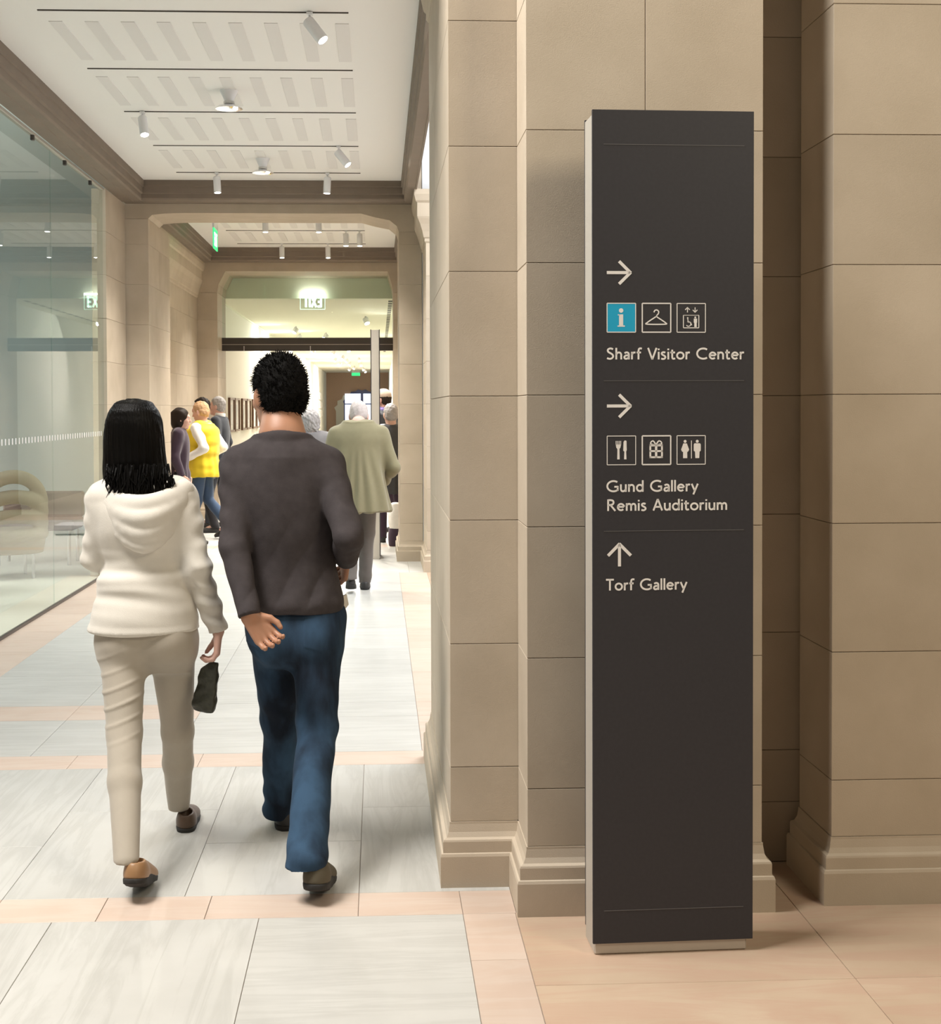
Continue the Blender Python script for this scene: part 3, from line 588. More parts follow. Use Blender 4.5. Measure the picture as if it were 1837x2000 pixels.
# ------------------------------------------------------------------ people: smooth distance fields turned into one continuous surface
class Field:
    def __init__(s, lo, hi, h):
        s.h = h; s.lo = np.array(lo, float); n = np.ceil((np.array(hi, float)-s.lo)/h).astype(int)+1
        s.ax = [(s.lo[i]+h*np.arange(n[i])).astype(np.float32) for i in range(3)]
        s.A = np.full(n, 1.0, np.float32)
    def _sl(s, lo, hi):
        out = []
        for i in range(3):
            a = int(np.searchsorted(s.ax[i], lo[i])); b = int(np.searchsorted(s.ax[i], hi[i])); out.append(slice(max(a-1, 0), max(min(b+1, len(s.ax[i])), 1)))
        return tuple(out)
    def _g(s, sl): return s.ax[0][sl[0]][:, None, None], s.ax[1][sl[1]][None, :, None], s.ax[2][sl[2]][None, None, :]
    def _min(s, sl, d, k):
        a = s.A[sl]
        if a.size == 0: return
        if k <= 0: s.A[sl] = np.minimum(a, d); return
        hh = np.maximum(k-np.abs(a-d), 0)/k; s.A[sl] = np.minimum(a, d)-hh*hh*k*0.25
    def cap(s, a, b, ra, rb=None, k=0.02, flat=False, fn=None):
        rb = ra if rb is None else rb; a = np.array(a, float); b = np.array(b, float); m = max(ra, rb)+k+3*s.h
        sl = s._sl(np.minimum(a, b)-m, np.maximum(a, b)+m); X, Y, Z = s._g(sl); d = b-a; L2 = max(float(d@d), 1e-9)
        t = np.clip(((X-a[0])*d[0]+(Y-a[1])*d[1]+(Z-a[2])*d[2])/L2, 0, 1)
        r = np.sqrt((X-a[0]-t*d[0])**2+(Y-a[1]-t*d[1])**2+(Z-a[2]-t*d[2])**2)-(ra+(rb-ra)*t)
        if flat:
            u = d/math.sqrt(L2) if fn is None else np.array(fn, float)/np.linalg.norm(fn); r = np.maximum(r, (X-b[0])*u[0]+(Y-b[1])*u[1]+(Z-b[2])*u[2])
        s._min(sl, r.astype(np.float32), k); return s
    def _ell(s, c, r, R, m):
        c = np.array(c, float); r = np.array(r, float); mm = (max(r) if R is not None else r)+m
        sl = s._sl(c-mm, c+mm); X, Y, Z = s._g(sl); X, Y, Z = X-c[0], Y-c[1], Z-c[2]
        if R is not None:
            R = np.array(R); X, Y, Z = (R[0, 0]*X+R[1, 0]*Y+R[2, 0]*Z, R[0, 1]*X+R[1, 1]*Y+R[2, 1]*Z, R[0, 2]*X+R[1, 2]*Y+R[2, 2]*Z)
        k0 = np.sqrt((X/r[0])**2+(Y/r[1])**2+(Z/r[2])**2); k1 = np.sqrt((X/r[0]**2)**2+(Y/r[1]**2)**2+(Z/r[2]**2)**2)
        return sl, (k0*(k0-1)/np.maximum(k1, 1e-6)).astype(np.float32)
    def ell(s, c, r, k=0.02, R=None): sl, d = s._ell(c, r, R, k+3*s.h); s._min(sl, d, k); return s
    def sub(s, c, r, k=0.01, R=None):
        sl, d = s._ell(c, r, R, k+3*s.h); a = s.A[sl]; d = -d; hh = np.maximum(k-np.abs(a-d), 0)/k; s.A[sl] = np.maximum(a, d)+hh*hh*k*0.25; return s
    def loft(s, secs, k=0.02, pw=2.0, grow=0.0):
        """stacked oval sections (z, cx, cy, half width, half depth)"""
        q = np.array(sorted(secs), float); z0, z1 = q[0, 0], q[-1, 0]; m = k+3*s.h+grow
        sl = s._sl((min(q[:, 1]-q[:, 3])-m, min(q[:, 2]-q[:, 4])-m, z0-m), (max(q[:, 1]+q[:, 3])+m, max(q[:, 2]+q[:, 4])+m, z1+m))
        X, Y, Z = s._g(sl); zz = s.ax[2][sl[2]]
        def it(j):       # smooth interpolation between the sections
            i = np.clip(np.searchsorted(q[:, 0], zz)-1, 0, len(q)-2); t = np.clip((zz-q[i, 0])/(q[i+1, 0]-q[i, 0]), 0, 1)
            sl_ = np.gradient(q[:, j], q[:, 0]); h_ = q[i+1, 0]-q[i, 0]
            return ((2*t**3-3*t**2+1)*q[i, j]+(t**3-2*t**2+t)*h_*sl_[i]+(-2*t**3+3*t**2)*q[i+1, j]+(t**3-t**2)*h_*sl_[i+1])[None, None, :]
        cx, cy, a, b = it(1), it(2), it(3)+grow, it(4)+grow
        rr = ((np.abs(X-cx)/a)**pw+(np.abs(Y-cy)/b)**pw)**(1/pw)
        d = (rr-1)*np.minimum(a, b); d = np.maximum(d, np.maximum(z0-Z, Z-z1)); s._min(sl, d.astype(np.float32), k); return s
    def cut(s, p, n, lo=None, hi=None):
        """takes away what lies on the side the normal points to"""
        sl = s._sl(lo, hi) if lo is not None else (slice(None),)*3
        X, Y, Z = s._g(sl); n = np.array(n, float); n /= np.linalg.norm(n)
        s.A[sl] = np.maximum(s.A[sl], ((X-p[0])*n[0]+(Y-p[1])*n[1]+(Z-p[2])*n[2]).astype(np.float32)); return s
    def mesh(s):
        A = s.A; A[0], A[-1] = 1, 1; A[:, 0] = 1; A[:, -1] = 1; A[:, :, 0] = 1; A[:, :, -1] = 1
        ins = A < 0
        c8 = [ins[i:i-1 or None, j:j-1 or None, k:k-1 or None] if False else ins[i:ins.shape[0]-1+i, j:ins.shape[1]-1+j, k:ins.shape[2]-1+k] for i in (0, 1) for j in (0, 1) for k in (0, 1)]
        cnt = sum(c.astype(np.int8) for c in c8); cell = np.argwhere((cnt > 0) & (cnt < 8))
        idx = -np.ones(cnt.shape, np.int64); idx[tuple(cell.T)] = np.arange(len(cell))
        acc = np.zeros((len(cell), 3)); num = np.zeros(len(cell))
        cor = [(i, j, k) for i in (0, 1) for j in (0, 1) for k in (0, 1)]
        val = {c: A[cell[:, 0]+c[0], cell[:, 1]+c[1], cell[:, 2]+c[2]].astype(float) for c in cor}
        for c in cor:
            for axn in range(3):
                if c[axn] == 0:
                    e = list(c); e[axn] = 1; e = tuple(e); va, vb = val[c], val[e]; m = (va < 0) != (vb < 0)
                    t = np.where(m, va/np.where(m, va-vb, 1), 0); p = np.array(c, float)[None, :].repeat(len(cell), 0); p[:, axn] += t
                    acc[m] += p[m]; num[m] += 1
        V = s.lo+(cell+acc/num[:, None])*s.h
        Q = []
        for axn in range(3):
            u, v = [(1, 2), (2, 0), (0, 1)][axn]
            sa = [slice(None)]*3; sb = [slice(None)]*3; sa[axn] = slice(0, -1); sb[axn] = slice(1, None)
            a, b = ins[tuple(sa)], ins[tuple(sb)]
            for flip in (False, True):
                e = np.argwhere((a & ~b) if not flip else (~a & b))
                e = e[(e[:, u] > 0) & (e[:, v] > 0)]
                if not len(e): continue
                du = np.zeros(3, int); du[u] = 1; dv = np.zeros(3, int); dv[v] = 1
                q = [idx[tuple((e-du-dv).T)], idx[tuple((e-dv).T)], idx[tuple(e.T)], idx[tuple((e-du).T)]]
                Q.append(np.stack(q[::-1] if flip else q, 1))
        return V, np.concatenate(Q)

def vnormals(V, Q):
    n = np.cross(V[Q[:, 2]]-V[Q[:, 0]], V[Q[:, 3]]-V[Q[:, 1]]); out = np.zeros_like(V)
    for k in range(4): np.add.at(out, Q[:, k], n)
    return out/np.maximum(np.linalg.norm(out, axis=1, keepdims=True), 1e-9)
def wob(P, freq, seed, n=7, aniso=(1, 1, 1)):
    """smooth wavy noise in -1..1"""
    r = np.random.default_rng(seed); out = np.zeros(len(P))
    for i in range(n):
        d = r.normal(size=3); d /= np.linalg.norm(d); d = d*np.array(aniso)*freq*r.uniform(0.6, 1.5)
        out += np.sin(P@d+r.uniform(0, 6.28))
    return out/math.sqrt(n)/1.2
def np_mesh(name, V, Q, mat, parent, disp=None):
    if disp is not None: V = V+vnormals(V, Q)*disp(V)[:, None]
    me = bpy.data.meshes.new(name); me.vertices.add(len(V)); me.vertices.foreach_set('co', V.astype(np.float32).ravel())
    me.loops.add(Q.size); me.loops.foreach_set('vertex_index', Q.astype(np.int32).ravel())
    me.polygons.add(len(Q)); me.polygons.foreach_set('loop_start', np.arange(0, Q.size, 4, dtype=np.int32)); me.polygons.foreach_set('loop_total', np.full(len(Q), 4, np.int32))
    me.update(calc_edges=True); me.polygons.foreach_set('use_smooth', np.ones(len(Q), bool)); me.update()
    return link(name, me, mat, parent)

def rotm(yaw=0, pitch=0, roll=0): return np.array(Euler((pitch, roll, yaw), 'XYZ').to_matrix())   # pitch < 0 looks down
def head(S, C, R, s=1.0):
    P = lambda x, y, z: np.array(C)+R@(np.array((x, y, z))*s)
    e = lambda c, r, k=0.02: S.ell(P(*c), np.array(r)*s, k, R)
    e((0, -0.012, 0.03), (0.076, 0.097, 0.092), 0.01); e((0, 0.030, -0.03), (0.063, 0.064, 0.085), 0.03)
    e((0, 0.045, -0.085), (0.046, 0.044, 0.034), 0.03); e((0, 0.076, -0.100), (0.020, 0.018, 0.017), 0.02)
    e((0, 0.082, 0.028), (0.050, 0.018, 0.013), 0.015)
    for x in (-1, 1):
        e((x*0.040, 0.062, -0.025), (0.024, 0.024, 0.024), 0.02)
        S.sub(P(x*0.031, 0.101, 0.006), np.array((0.016, 0.016, 0.011))*s, 0.012, R)
        Re = R@rotm(yaw=-x*0.35); S.ell(P(x*0.080, -0.008, -0.012), np.array((0.009, 0.022, 0.034))*s, 0.006, Re); S.ell(P(x*0.077, 0.004, -0.036), np.array((0.007, 0.010, 0.012))*s, 0.006, Re)
    S.cap(P(0, 0.090, 0.016), P(0, 0.112, -0.026), 0.008*s, 0.012*s, 0.012)
    for x in (-1, 1): e((x*0.010, 0.103, -0.030), (0.008, 0.010, 0.007), 0.006)
    e((0, 0.094, -0.056), (0.022, 0.010, 0.006), 0.006); e((0, 0.092, -0.068), (0.019, 0.010, 0.006), 0.005)
def hand(S, w, f, n, side, curl=(0.35, 0.6, 0.5), s=1.0, thumb=0.5):
    """f: the way the fingers point, n: the way the palm faces; side +1 puts the thumb at f x n"""
    w = np.array(w, float); f = np.array(f, float); f /= np.linalg.norm(f); n = np.array(n, float); n -= f*(n@f); n /= np.linalg.norm(n); t = np.cross(f, n)*side
    for o in (-0.026, -0.009, 0.009, 0.026): S.cap(w+t*o*0.6*s, w+(f*0.082+t*o*1.15)*s, 0.0145*s, 0.0125*s, 0.012)
    for o, L in ((0.031, 0.072), (0.0105, 0.080), (-0.0105, 0.075), (-0.031, 0.060)):
        p = w+(f*0.084+t*o)*s; th = 0.0; r = 0.0095*s
        for part, cu in zip((0.45, 0.31, 0.24), curl):
            th += cu; d = f*math.cos(th)+n*math.sin(th)+t*o*1.2; q = p+d*L*part*s; S.cap(p, q, r, r*0.9, 0.004); p = q; r *= 0.9
    p = w+(f*0.018+t*0.022)*s; q = p+(f*0.030+t*0.024+n*0.012)*s; S.cap(p, q, 0.0145*s, 0.0115*s, 0.010)
    r2 = q+(f*0.026+t*0.012*(1-thumb)+n*0.018*thumb)*s; S.cap(q, r2, 0.0105*s, 0.010*s, 0.004); S.cap(r2, r2+(f*0.018-t*0.006*thumb+n*0.014*thumb)*s, 0.0098*s, 0.0082*s, 0.003)

def shoe_meshes(key, L=0.27, W=0.047, H=0.075, mat='shoe', sole='sole'):
    S = Field((-0.09, -0.06, -0.02), (0.09, L+0.06, 0.16), 0.005)
    S.ell((0, 0.045, 0.035), (W*0.80, 0.050, H*0.85), 0.03); S.ell((0, L*0.45, 0.03), (W*0.82, L*0.30, H*0.62), 0.04); S.ell((0, L*0.74, 0.022), (W, L*0.27, H*0.46), 0.03)
    S.cut((0, 0, 0.016), (0, 0, -1)); S.sub((0, 0.045, H*1.25), (W*0.55, 0.042, 0.05), 0.01); a = S.mesh()
    T = Field((-0.09, -0.06, -0.02), (0.09, L+0.06, 0.06), 0.005)
    T.loft([(0.0, 0, L*0.16, W*0.80, L*0.16+0.004), (0.018, 0, L*0.16, W*0.84, L*0.16+0.006)], 0.02); T.loft([(0.0, 0, L*0.70, W*1.0, L*0.295), (0.018, 0, L*0.70, W*1.03, L*0.30)], 0.05); T.loft([(0.0, 0, L*0.42, W*0.72, L*0.25), (0.018, 0, L*0.42, W*0.76, L*0.25)], 0.03)
    return a, T.mesh()
_sh = {}
def shoe(parent, heel, yaw, lift, mat, sole, scale=1.0, name='shoe'):
    if 'a' not in _sh: _sh['a'] = shoe_meshes('a')
    (V, Q), (V2, Q2) = _sh['a']
    key = (mat, sole)
    if key not in _sh:
        o = np_mesh(name, V, Q, M[mat], parent); o2 = np_mesh('sole', V2, Q2, M[sole], o); _sh[key] = (o.data, o2.data)
    else:
        o = link(name, _sh[key][0], None, parent); link('sole', _sh[key][1], None, o)
    o.location = heel; o.rotation_euler = (-lift, 0, yaw); o.scale = (scale,)*3
    return o

def eyes(parent, C, R, s=1.0):
    for x in (-1, 1):
        c = np.array(C)+R@(np.array((x*0.031, 0.082, 0.007))*s)
        o = MB().lathe((0, 0, 0), [(0.0125*s*math.cos(a), 0.0125*s*math.sin(a)) for a in np.linspace(-1.57, 1.57, 9)], n=16, axis=(0, 1, 0)).build('eye', M['eye'], parent, smooth=True)
        o.matrix_local = Matrix.Translation(c) @ Matrix(R.tolist()).to_4x4()
m_, nt_, b_ = new_mat('eye'); M['eye'] = m_
tc_ = N(nt_, 'ShaderNodeTexCoord'); sx_ = N(nt_, 'ShaderNodeSeparateXYZ'); gt_ = N(nt_, 'ShaderNodeMath', operation='GREATER_THAN'); gt_.inputs[1].default_value = 0.0105
mx_ = N(nt_, 'ShaderNodeMix', data_type='RGBA'); mx_.inputs[6].default_value = (0.75, 0.72, 0.70, 1); mx_.inputs[7].default_value = (0.03, 0.02, 0.015, 1)
nt_.links.new(tc_.outputs['Object'], sx_.inputs[0]); nt_.links.new(sx_.outputs['Y'], gt_.inputs[0]); nt_.links.new(gt_.outputs[0], mx_.inputs[0]); nt_.links.new(mx_.outputs[2], b_.inputs['Base Color']); b_.inputs['Roughness'].default_value = 0.2

def fabric(name, col, rough=0.9, noise=0.08, bump=0.25, bscale=380, sheen=0.2): return plain(name, col, rough, noise=noise, nscale=30, bump=bump, bscale=bscale, sheen=sheen, spec=0.2)
def skin(name, col):
    m = plain(name, col, 0.5, noise=0.08, nscale=14, bump=0.06, bscale=300); b = m.node_tree.nodes['Principled BSDF']
    b.inputs['Subsurface Weight'].default_value = 0.12; b.inputs['Subsurface Radius'].default_value = (0.012, 0.005, 0.003); return m
M['skin_warm'] = skin('skin_warm', (0.40, 0.20, 0.118)); M['skin_pale'] = skin('skin_pale', (0.62, 0.38, 0.30)); M['skin_pink'] = skin('skin_pink', (0.58, 0.34, 0.28))
def hair_mat(name, col, rough=0.35, fibre=True):
    m, nt, b = new_mat(name); b.inputs['Roughness'].default_value = rough; b.inputs['Base Color'].default_value = (*col, 1); b.inputs['Specular IOR Level'].default_value = 0.10
    tc = N(nt, 'ShaderNodeTexCoord'); mp = N(nt, 'ShaderNodeMapping'); mp.inputs['Scale'].default_value = (260, 260, 9) if fibre else (120, 120, 120)
    t = N(nt, 'ShaderNodeTexNoise'); t.inputs['Scale'].default_value = 1.0; t.inputs['Detail'].default_value = 4
    nt.links.new(tc.outputs['Object'], mp.inputs[0]); nt.links.new(mp.outputs[0], t.inputs['Vector'])
    bp = N(nt, 'ShaderNodeBump'); bp.inputs['Strength'].default_value = 0.6; bp.inputs['Distance'].default_value = 0.004; nt.links.new(t.outputs['Fac'], bp.inputs['Height']); nt.links.new(bp.outputs['Normal'], b.inputs['Normal'])
    mx = N(nt, 'ShaderNodeMix', data_type='RGBA'); mx.inputs[6].default_value = (*[c*0.7 for c in col], 1); mx.inputs[7].default_value = (*[min(1, c*1.25) for c in col], 1); nt.links.new(t.outputs['Fac'], mx.inputs[0]); nt.links.new(mx.outputs[2], b.inputs['Base Color'])
    return m
M['hair_black'] = hair_mat('black_hair_long', (0.004, 0.0035, 0.003), 0.38); M['hair_short'] = hair_mat('black_hair_short', (0.005, 0.0045, 0.004), 0.8, False)
M['hair_grey'] = hair_mat('grey_hair', (0.34, 0.32, 0.31), 0.6, False); M['hair_white'] = hair_mat('white_hair', (0.43, 0.385, 0.37), 0.6, False); M['hair_sandy'] = hair_mat('sandy_hair', (0.48, 0.30, 0.17), 0.55, False); M['hair_dark'] = hair_mat('dark_brown_hair', (0.025, 0.018, 0.014), 0.5, False)
M['sweater'] = fabric('charcoal_knit', (0.050, 0.042, 0.043), 0.85, 0.32, 0.35, 420, sheen=0.0)
M['white_knit'] = fabric('off_white_knit', (0.64, 0.60, 0.53), 0.85, 0.04, 0.2, 300)
M['beige'] = fabric('beige_cotton', (0.40, 0.355, 0.29), 0.85, 0.05, 0.15, 400)
M['shoe_tan'] = plain('tan_leather', (0.30, 0.165, 0.075), 0.45); M['shoe_tan_shaded'] = plain('tan_leather_shaded', (0.085, 0.05, 0.03), 0.5); M['shoe_dark'] = plain('dark_leather', (0.025, 0.023, 0.022), 0.45)
M['shoe_olive'] = plain('olive_suede', (0.095, 0.078, 0.05), 0.9); M['sole_dark'] = plain('dark_rubber', (0.02, 0.018, 0.016), 0.8)
# denim mottled at random from dark to lighter blue
m_, nt_, b_ = new_mat('denim'); M['denim'] = m_; b_.inputs['Roughness'].default_value = 0.9; b_.inputs['Specular IOR Level'].default_value = 0.2
tc_ = N(nt_, 'ShaderNodeTexCoord'); n_ = N(nt_, 'ShaderNodeTexNoise'); n_.inputs['Scale'].default_value = 5; n_.inputs['Detail'].default_value = 5
mp_ = N(nt_, 'ShaderNodeMapping'); mp_.inputs['Scale'].default_value = (1.6, 1.6, 0.5); nt_.links.new(tc_.outputs['Object'], mp_.inputs[0]); nt_.links.new(mp_.outputs[0], n_.inputs['Vector'])
cr_ = N(nt_, 'ShaderNodeValToRGB'); cr_.color_ramp.elements[0].position = 0.38; cr_.color_ramp.elements[0].color = (0.009, 0.014, 0.024, 1); cr_.color_ramp.elements[1].position = 0.68; cr_.color_ramp.elements[1].color = (0.036, 0.075, 0.130, 1)
nt_.links.new(n_.outputs['Fac'], cr_.inputs[0]); nt_.links.new(cr_.outputs[0], b_.inputs['Base Color'])
t2_ = N(nt_, 'ShaderNodeTexNoise'); t2_.inputs['Scale'].default_value = 420; bp_ = N(nt_, 'ShaderNodeBump'); bp_.inputs['Strength'].default_value = 0.3; bp_.inputs['Distance'].default_value = 0.002
nt_.links.new(tc_.outputs['Object'], t2_.inputs['Vector']); nt_.links.new(t2_.outputs['Fac'], bp_.inputs['Height']); nt_.links.new(bp_.outputs['Normal'], b_.inputs['Normal'])

def short_hair(parent, C, R, s, mat, h, amp=0.004, freq=90, seed=1, thick=1.0, bald=False, tufts=0):
    c = np.array(C, float); S = Field(c-0.17, c+0.17, h)
    P = lambda x, y, z: c+R@(np.array((x, y, z))*s)
    S.ell(P(0, -0.016, 0.034), np.array((0.084, 0.106, 0.100*thick))*s, 0.01, R)
    S.ell(P(0, -0.045, -0.02), np.array((0.078, 0.066, 0.070))*s, 0.03, R)
    S.cut(P(0, 0.060, 0.070), R@np.array((0, 1.0, -0.55)))                      # hairline over the forehead
    S.cut(P(0, -0.062, -0.078), R@np.array((0, 0.62, -1.0)))                    # down to the nape, up round the ears
    for x in (-1, 1): S.sub(P(x*0.088, 0.0, -0.014), np.array((0.022, 0.026, 0.036))*s, 0.008, R)
    if bald: S.sub(P(0, 0.02, 0.115), np.array((0.075, 0.085, 0.06))*s, 0.02, R)
    V, Q = S.mesh(); dsp = lambda p: amp*(wob(p, freq, seed)*0.7+wob(p, freq*2.3, seed+5)*0.6)
    o = np_mesh('hair', V, Q, M[mat], parent, dsp)
    if tufts:
        n = vnormals(V, Q); r = random.Random(seed); mb = MB()
        for i in r.sample(range(len(V)), min(tufts, len(V))):
            a = V[i]; d = n[i]*0.7+np.array((r.uniform(-.6, .6), r.uniform(-.6, .6), r.uniform(-.5, .5)))*0.6; d /= np.linalg.norm(d); L = r.uniform(0.007, 0.015)*s
            mb.tube(a-d*0.004, a+d*L, 0.0022, 0.0003, n=4, cap=False)
        tag(mb.build('hair_tufts', M[mat], parent), kind='stuff')
    return o

# ------------------------------------------------------------------ the man in the charcoal sweater
def W(loc):
    l = np.array(loc, float)
    return lambda u, v, D: np.array(at(u, v, D))-l
def secs(px, D, l):
    """oval sections from left and right edges seen at a height"""
    out = []
    for v, ua, ub, dep, dy in px:
        a = np.array(at(ua, v, D)); b = np.array(at(ub, v, D)); out.append(((a[2]+b[2])/2-l[2], (a[0]+b[0])/2-l[0], D+dy-l[1], (b[0]-a[0])/2, dep))
    return out
loc = np.array((at(565, 1200, 4.95).x, 4.95, 0.0)); w = W(loc)
man = empty('person', tuple(loc), 0, 'person in charcoal sweater and blue jeans walking away, left hand behind the hip', 'person')
Cm = w(543, 770, 5.02); Rm = rotm(yaw=math.radians(32), pitch=math.radians(-6)); sm = 1.05
shL, shR = w(468, 910, 4.96), w(638, 905, 4.96); elL, elR = w(458, 1072, 4.84), w(682, 1048, 4.78); wrL, wrR = w(487, 1203, 4.74), w(675, 1092, 5.02)
hpL, hpR = w(533, 1192, 4.98), w(622, 1190, 4.94); knL, knR = w(547, 1412, 5.13), w(619, 1425, 4.84); anL, anR = w(549, 1572, 5.30), w(600, 1665, 4.52)
TORSO = [(858, 512, 592, 0.065, 0.01), (876, 475, 634, 0.088, 0.0), (905, 454, 652, 0.108, -0.005), (960, 452, 654, 0.122, -0.01), (1030, 466, 655, 0.122, -0.005), (1100, 476, 655, 0.112, 0.0), (1150, 470, 665, 0.126, 0.0), (1178, 468, 671, 0.136, -0.004), (1192, 472, 668, 0.132, -0.004)]
tor = secs(TORSO, 4.95, loc)
S = Field((-0.42, -0.60, -0.02), (0.42, 0.50, 1.86), 0.0045)
head(S, Cm, Rm, sm)
S.cap(Cm+Rm@np.array((0, -0.018, -0.05)), w(551, 850, 4.96), 0.068, 0.075, 0.03); S.cap(w(551, 850, 4.96), w(555, 880, 4.95), 0.076, 0.085, 0.03)
S.loft(tor, 0.04, grow=-0.02)
for sh, el, wr in ((shL, elL, wrL), (shR, elR, wrR)): S.cap(sh, el, 0.045, 0.036, 0.03); S.cap(el, wr, 0.036, 0.026, 0.02)
for hp, kn, an in ((hpL, knL, anL), (hpR, knR, anR)): S.cap(hp, kn, 0.075, 0.05, 0.04); S.cap(kn, an, 0.048, 0.036, 0.02); S.cap(an, an+np.array((0, 0.13, -0.05)), 0.032, 0.026, 0.02)
S.ell((hpL+hpR)/2+np.array((0, 0, 0.02)), (0.155, 0.10, 0.11), 0.05)
hand(S, wrL, (0.62, -0.05, -0.78), (0.25, -0.92, 0.25), -1, curl=(0.55, 0.65, 0.45), s=1.05, thumb=0.35)
hand(S, wrR, (-0.10, 0.75, -0.62), (-0.9, 0.1, -0.2), 1, curl=(0.5, 0.7, 0.5), s=1.0)
V, Q = S.mesh(); np_mesh('body', V, Q, M['skin_warm'], man)
short_hair(man, Cm, Rm, sm*1.03, 'hair_short', 0.004, amp=0.0040, freq=95, seed=3, thick=1.04, tufts=2600); eyes(man, Cm, Rm, sm)
# sweater
S = Field((-0.42, -0.34, 0.70), (0.42, 0.34, 1.60), 0.0045)
S.loft(tor, 0.05, pw=2.25)
S.cap(w(505, 884, 4.95), w(596, 882, 4.95), 0.055, 0.055, 0.05)
S.cap(w(551, 862, 4.955), w(551, 892, 4.955), 0.083, 0.115, 0.04)
for sh, el, wr, rr in ((shL, elL, wrL, 1.0), (shR, elR, wrR, 1.0)): S.cap(sh, sh*0.75+el*0.25, 0.064*rr, 0.060*rr, 0.05); S.cap(sh*0.75+el*0.25, el, 0.060*rr, 0.055*rr, 0.014); S.cap(el, wr, 0.055*rr, 0.040*rr, 0.012, flat=True)
S.cut(w(551, 851, 4.955), (0.0, 0.22, 1.0))
S.cut((0, 0, tor[-1][0] if tor[-1][0] < tor[0][0] else tor[0][0]), (0, 0, -1), (-0.12, -0.2, 0.6), (0.3, 0.3, 1.1))
V, Q = S.mesh()
def sw_fold(p):
    back = np.clip(-p[:, 1]/0.1, 0, 1)*np.clip((1.42-p[:, 2])/0.2, 0, 1)
    d = (p[:, 0]*0.85-p[:, 2]*0.42+0.03*np.sin(p[:, 2]*9)); diag = np.sin(d*46)+0.6*np.sin(d*83+1.3+p[:, 2]*5)
    drape = np.clip((1.25-p[:, 2])/0.3, 0, 1)*np.clip((p[:, 2]-0.9)/0.08, 0, 1)
    arm = np.clip((np.abs(p[:, 0]-0.0)-0.17)/0.05, 0, 1)
    return 0.017*back*np.minimum(1, drape*1.6)*(np.abs(np.sin(d*27+1.7*wob(p, 6, 7)+0.5*wob(p, 14, 8)))-0.5)*np.clip((0.165-np.abs(p[:, 0]-0.01))/0.05, 0, 1)*np.clip(0.75+0.6*wob(p, 10, 6), 0, 1.3)+0.0045*wob(p, 20, 4, aniso=(1, 1, 0.45))+0.002*wob(p, 60, 5, aniso=(1, 1, 0.4))+arm*0.0030*np.sin(p[:, 2]*70+p[:, 0]*40+2*wob(p, 12, 9))
swo = np_mesh('sweater', V, Q, M['sweater'], man, sw_fold)
# white shirt tail at the right hip
tail = MB(); a0, a1, a2, a3 = w(664, 1166, 4.93), w(675, 1160, 4.99), w(679, 1180, 4.99), w(671, 1190, 4.95)
tail.rings([[a0, a1, a2, a3], [p+np.array((0.004, -0.012, 0)) for p in (a0, a1, a2, a3)]]).build('shirt_tail', M['white_knit'], man)
# jeans
S = Field((-0.34, -0.62, -0.01), (0.34, 0.50, 1.0), 0.0045)
S.loft(secs([(1150, 492, 650, 0.098, 0.0), (1200, 486, 667, 0.116, -0.005), (1240, 487, 669, 0.122, -0.01), (1265, 492, 667, 0.112, -0.01), (1300, 520, 645, 0.06, -0.005)], 4.95, loc), 0.05, pw=2.3)
for hp, kn, an, f in ((hpL+np.array((0.0, 0, -0.03)), knL, anL, 0), (hpR+np.array((-0.004, 0, -0.03)), knR, anR, 1)):
    S.cap(hp, kn, 0.091, 0.070, 0.045); fo = an+(an-kn)/np.linalg.norm(an-kn)*0.045; S.cap(kn, fo, 0.068, 0.066, 0.02, flat=True, fn=(0, 0.1, -1))
S.ell(w(613, 1250, 4.88), (0.075, 0.06, 0.075), 0.05); S.ell(w(540, 1250, 4.90), (0.072, 0.06, 0.075), 0.05)
V, Q = S.mesh()
def pocket(p):
    out = 0
    for uc in (512, 629):
        a, b = w(uc-34, 1200, 4.84), w(uc+34, 1272, 4.84)
        sd = lambda t: 1/(1+np.exp(-np.clip(t, -40, 40)))
        m = sd((p[:, 0]-a[0])*900)*sd((b[0]-p[:, 0])*900)*sd((a[2]-p[:, 2])*900)*sd((p[:, 2]-b[2]-0.35*np.abs(p[:, 0]-(a[0]+b[0])/2)+0.0)*900)
        out = out+0.003*m*(p[:, 1] < -0.02)
    return out
np_mesh('jeans', V, Q, M['denim'], man, lambda p: 0.0035*wob(p, 26, 14, aniso=(1, 1, 1.2))+0.004*np.sin(p[:, 2]*75+p[:, 0]*30+2.2*wob(p, 9, 15))*np.clip((0.30-p[:, 2])/0.2, 0, 1)+pocket(p)+0.0035*np.sin(p[:, 2]*60+p[:, 0]*55)*np.clip(1-np.abs(p[:, 2]-0.50)/0.10, 0, 1))
shoe(man, tuple(w(548, 1, 5.25)*np.array((1, 1, 0))), math.radians(4), 0.0, 'shoe_dark', 'sole_dark', 1.05)  # far shoe of one pair; shade put into its colour by a darker material
shoe(man, tuple(w(604, 1, 4.43)*np.array((1, 1, 0))+np.array((0, 0, 0.058))), math.radians(-4), 0.2, 'shoe_olive', 'sole_dark', 1.08)

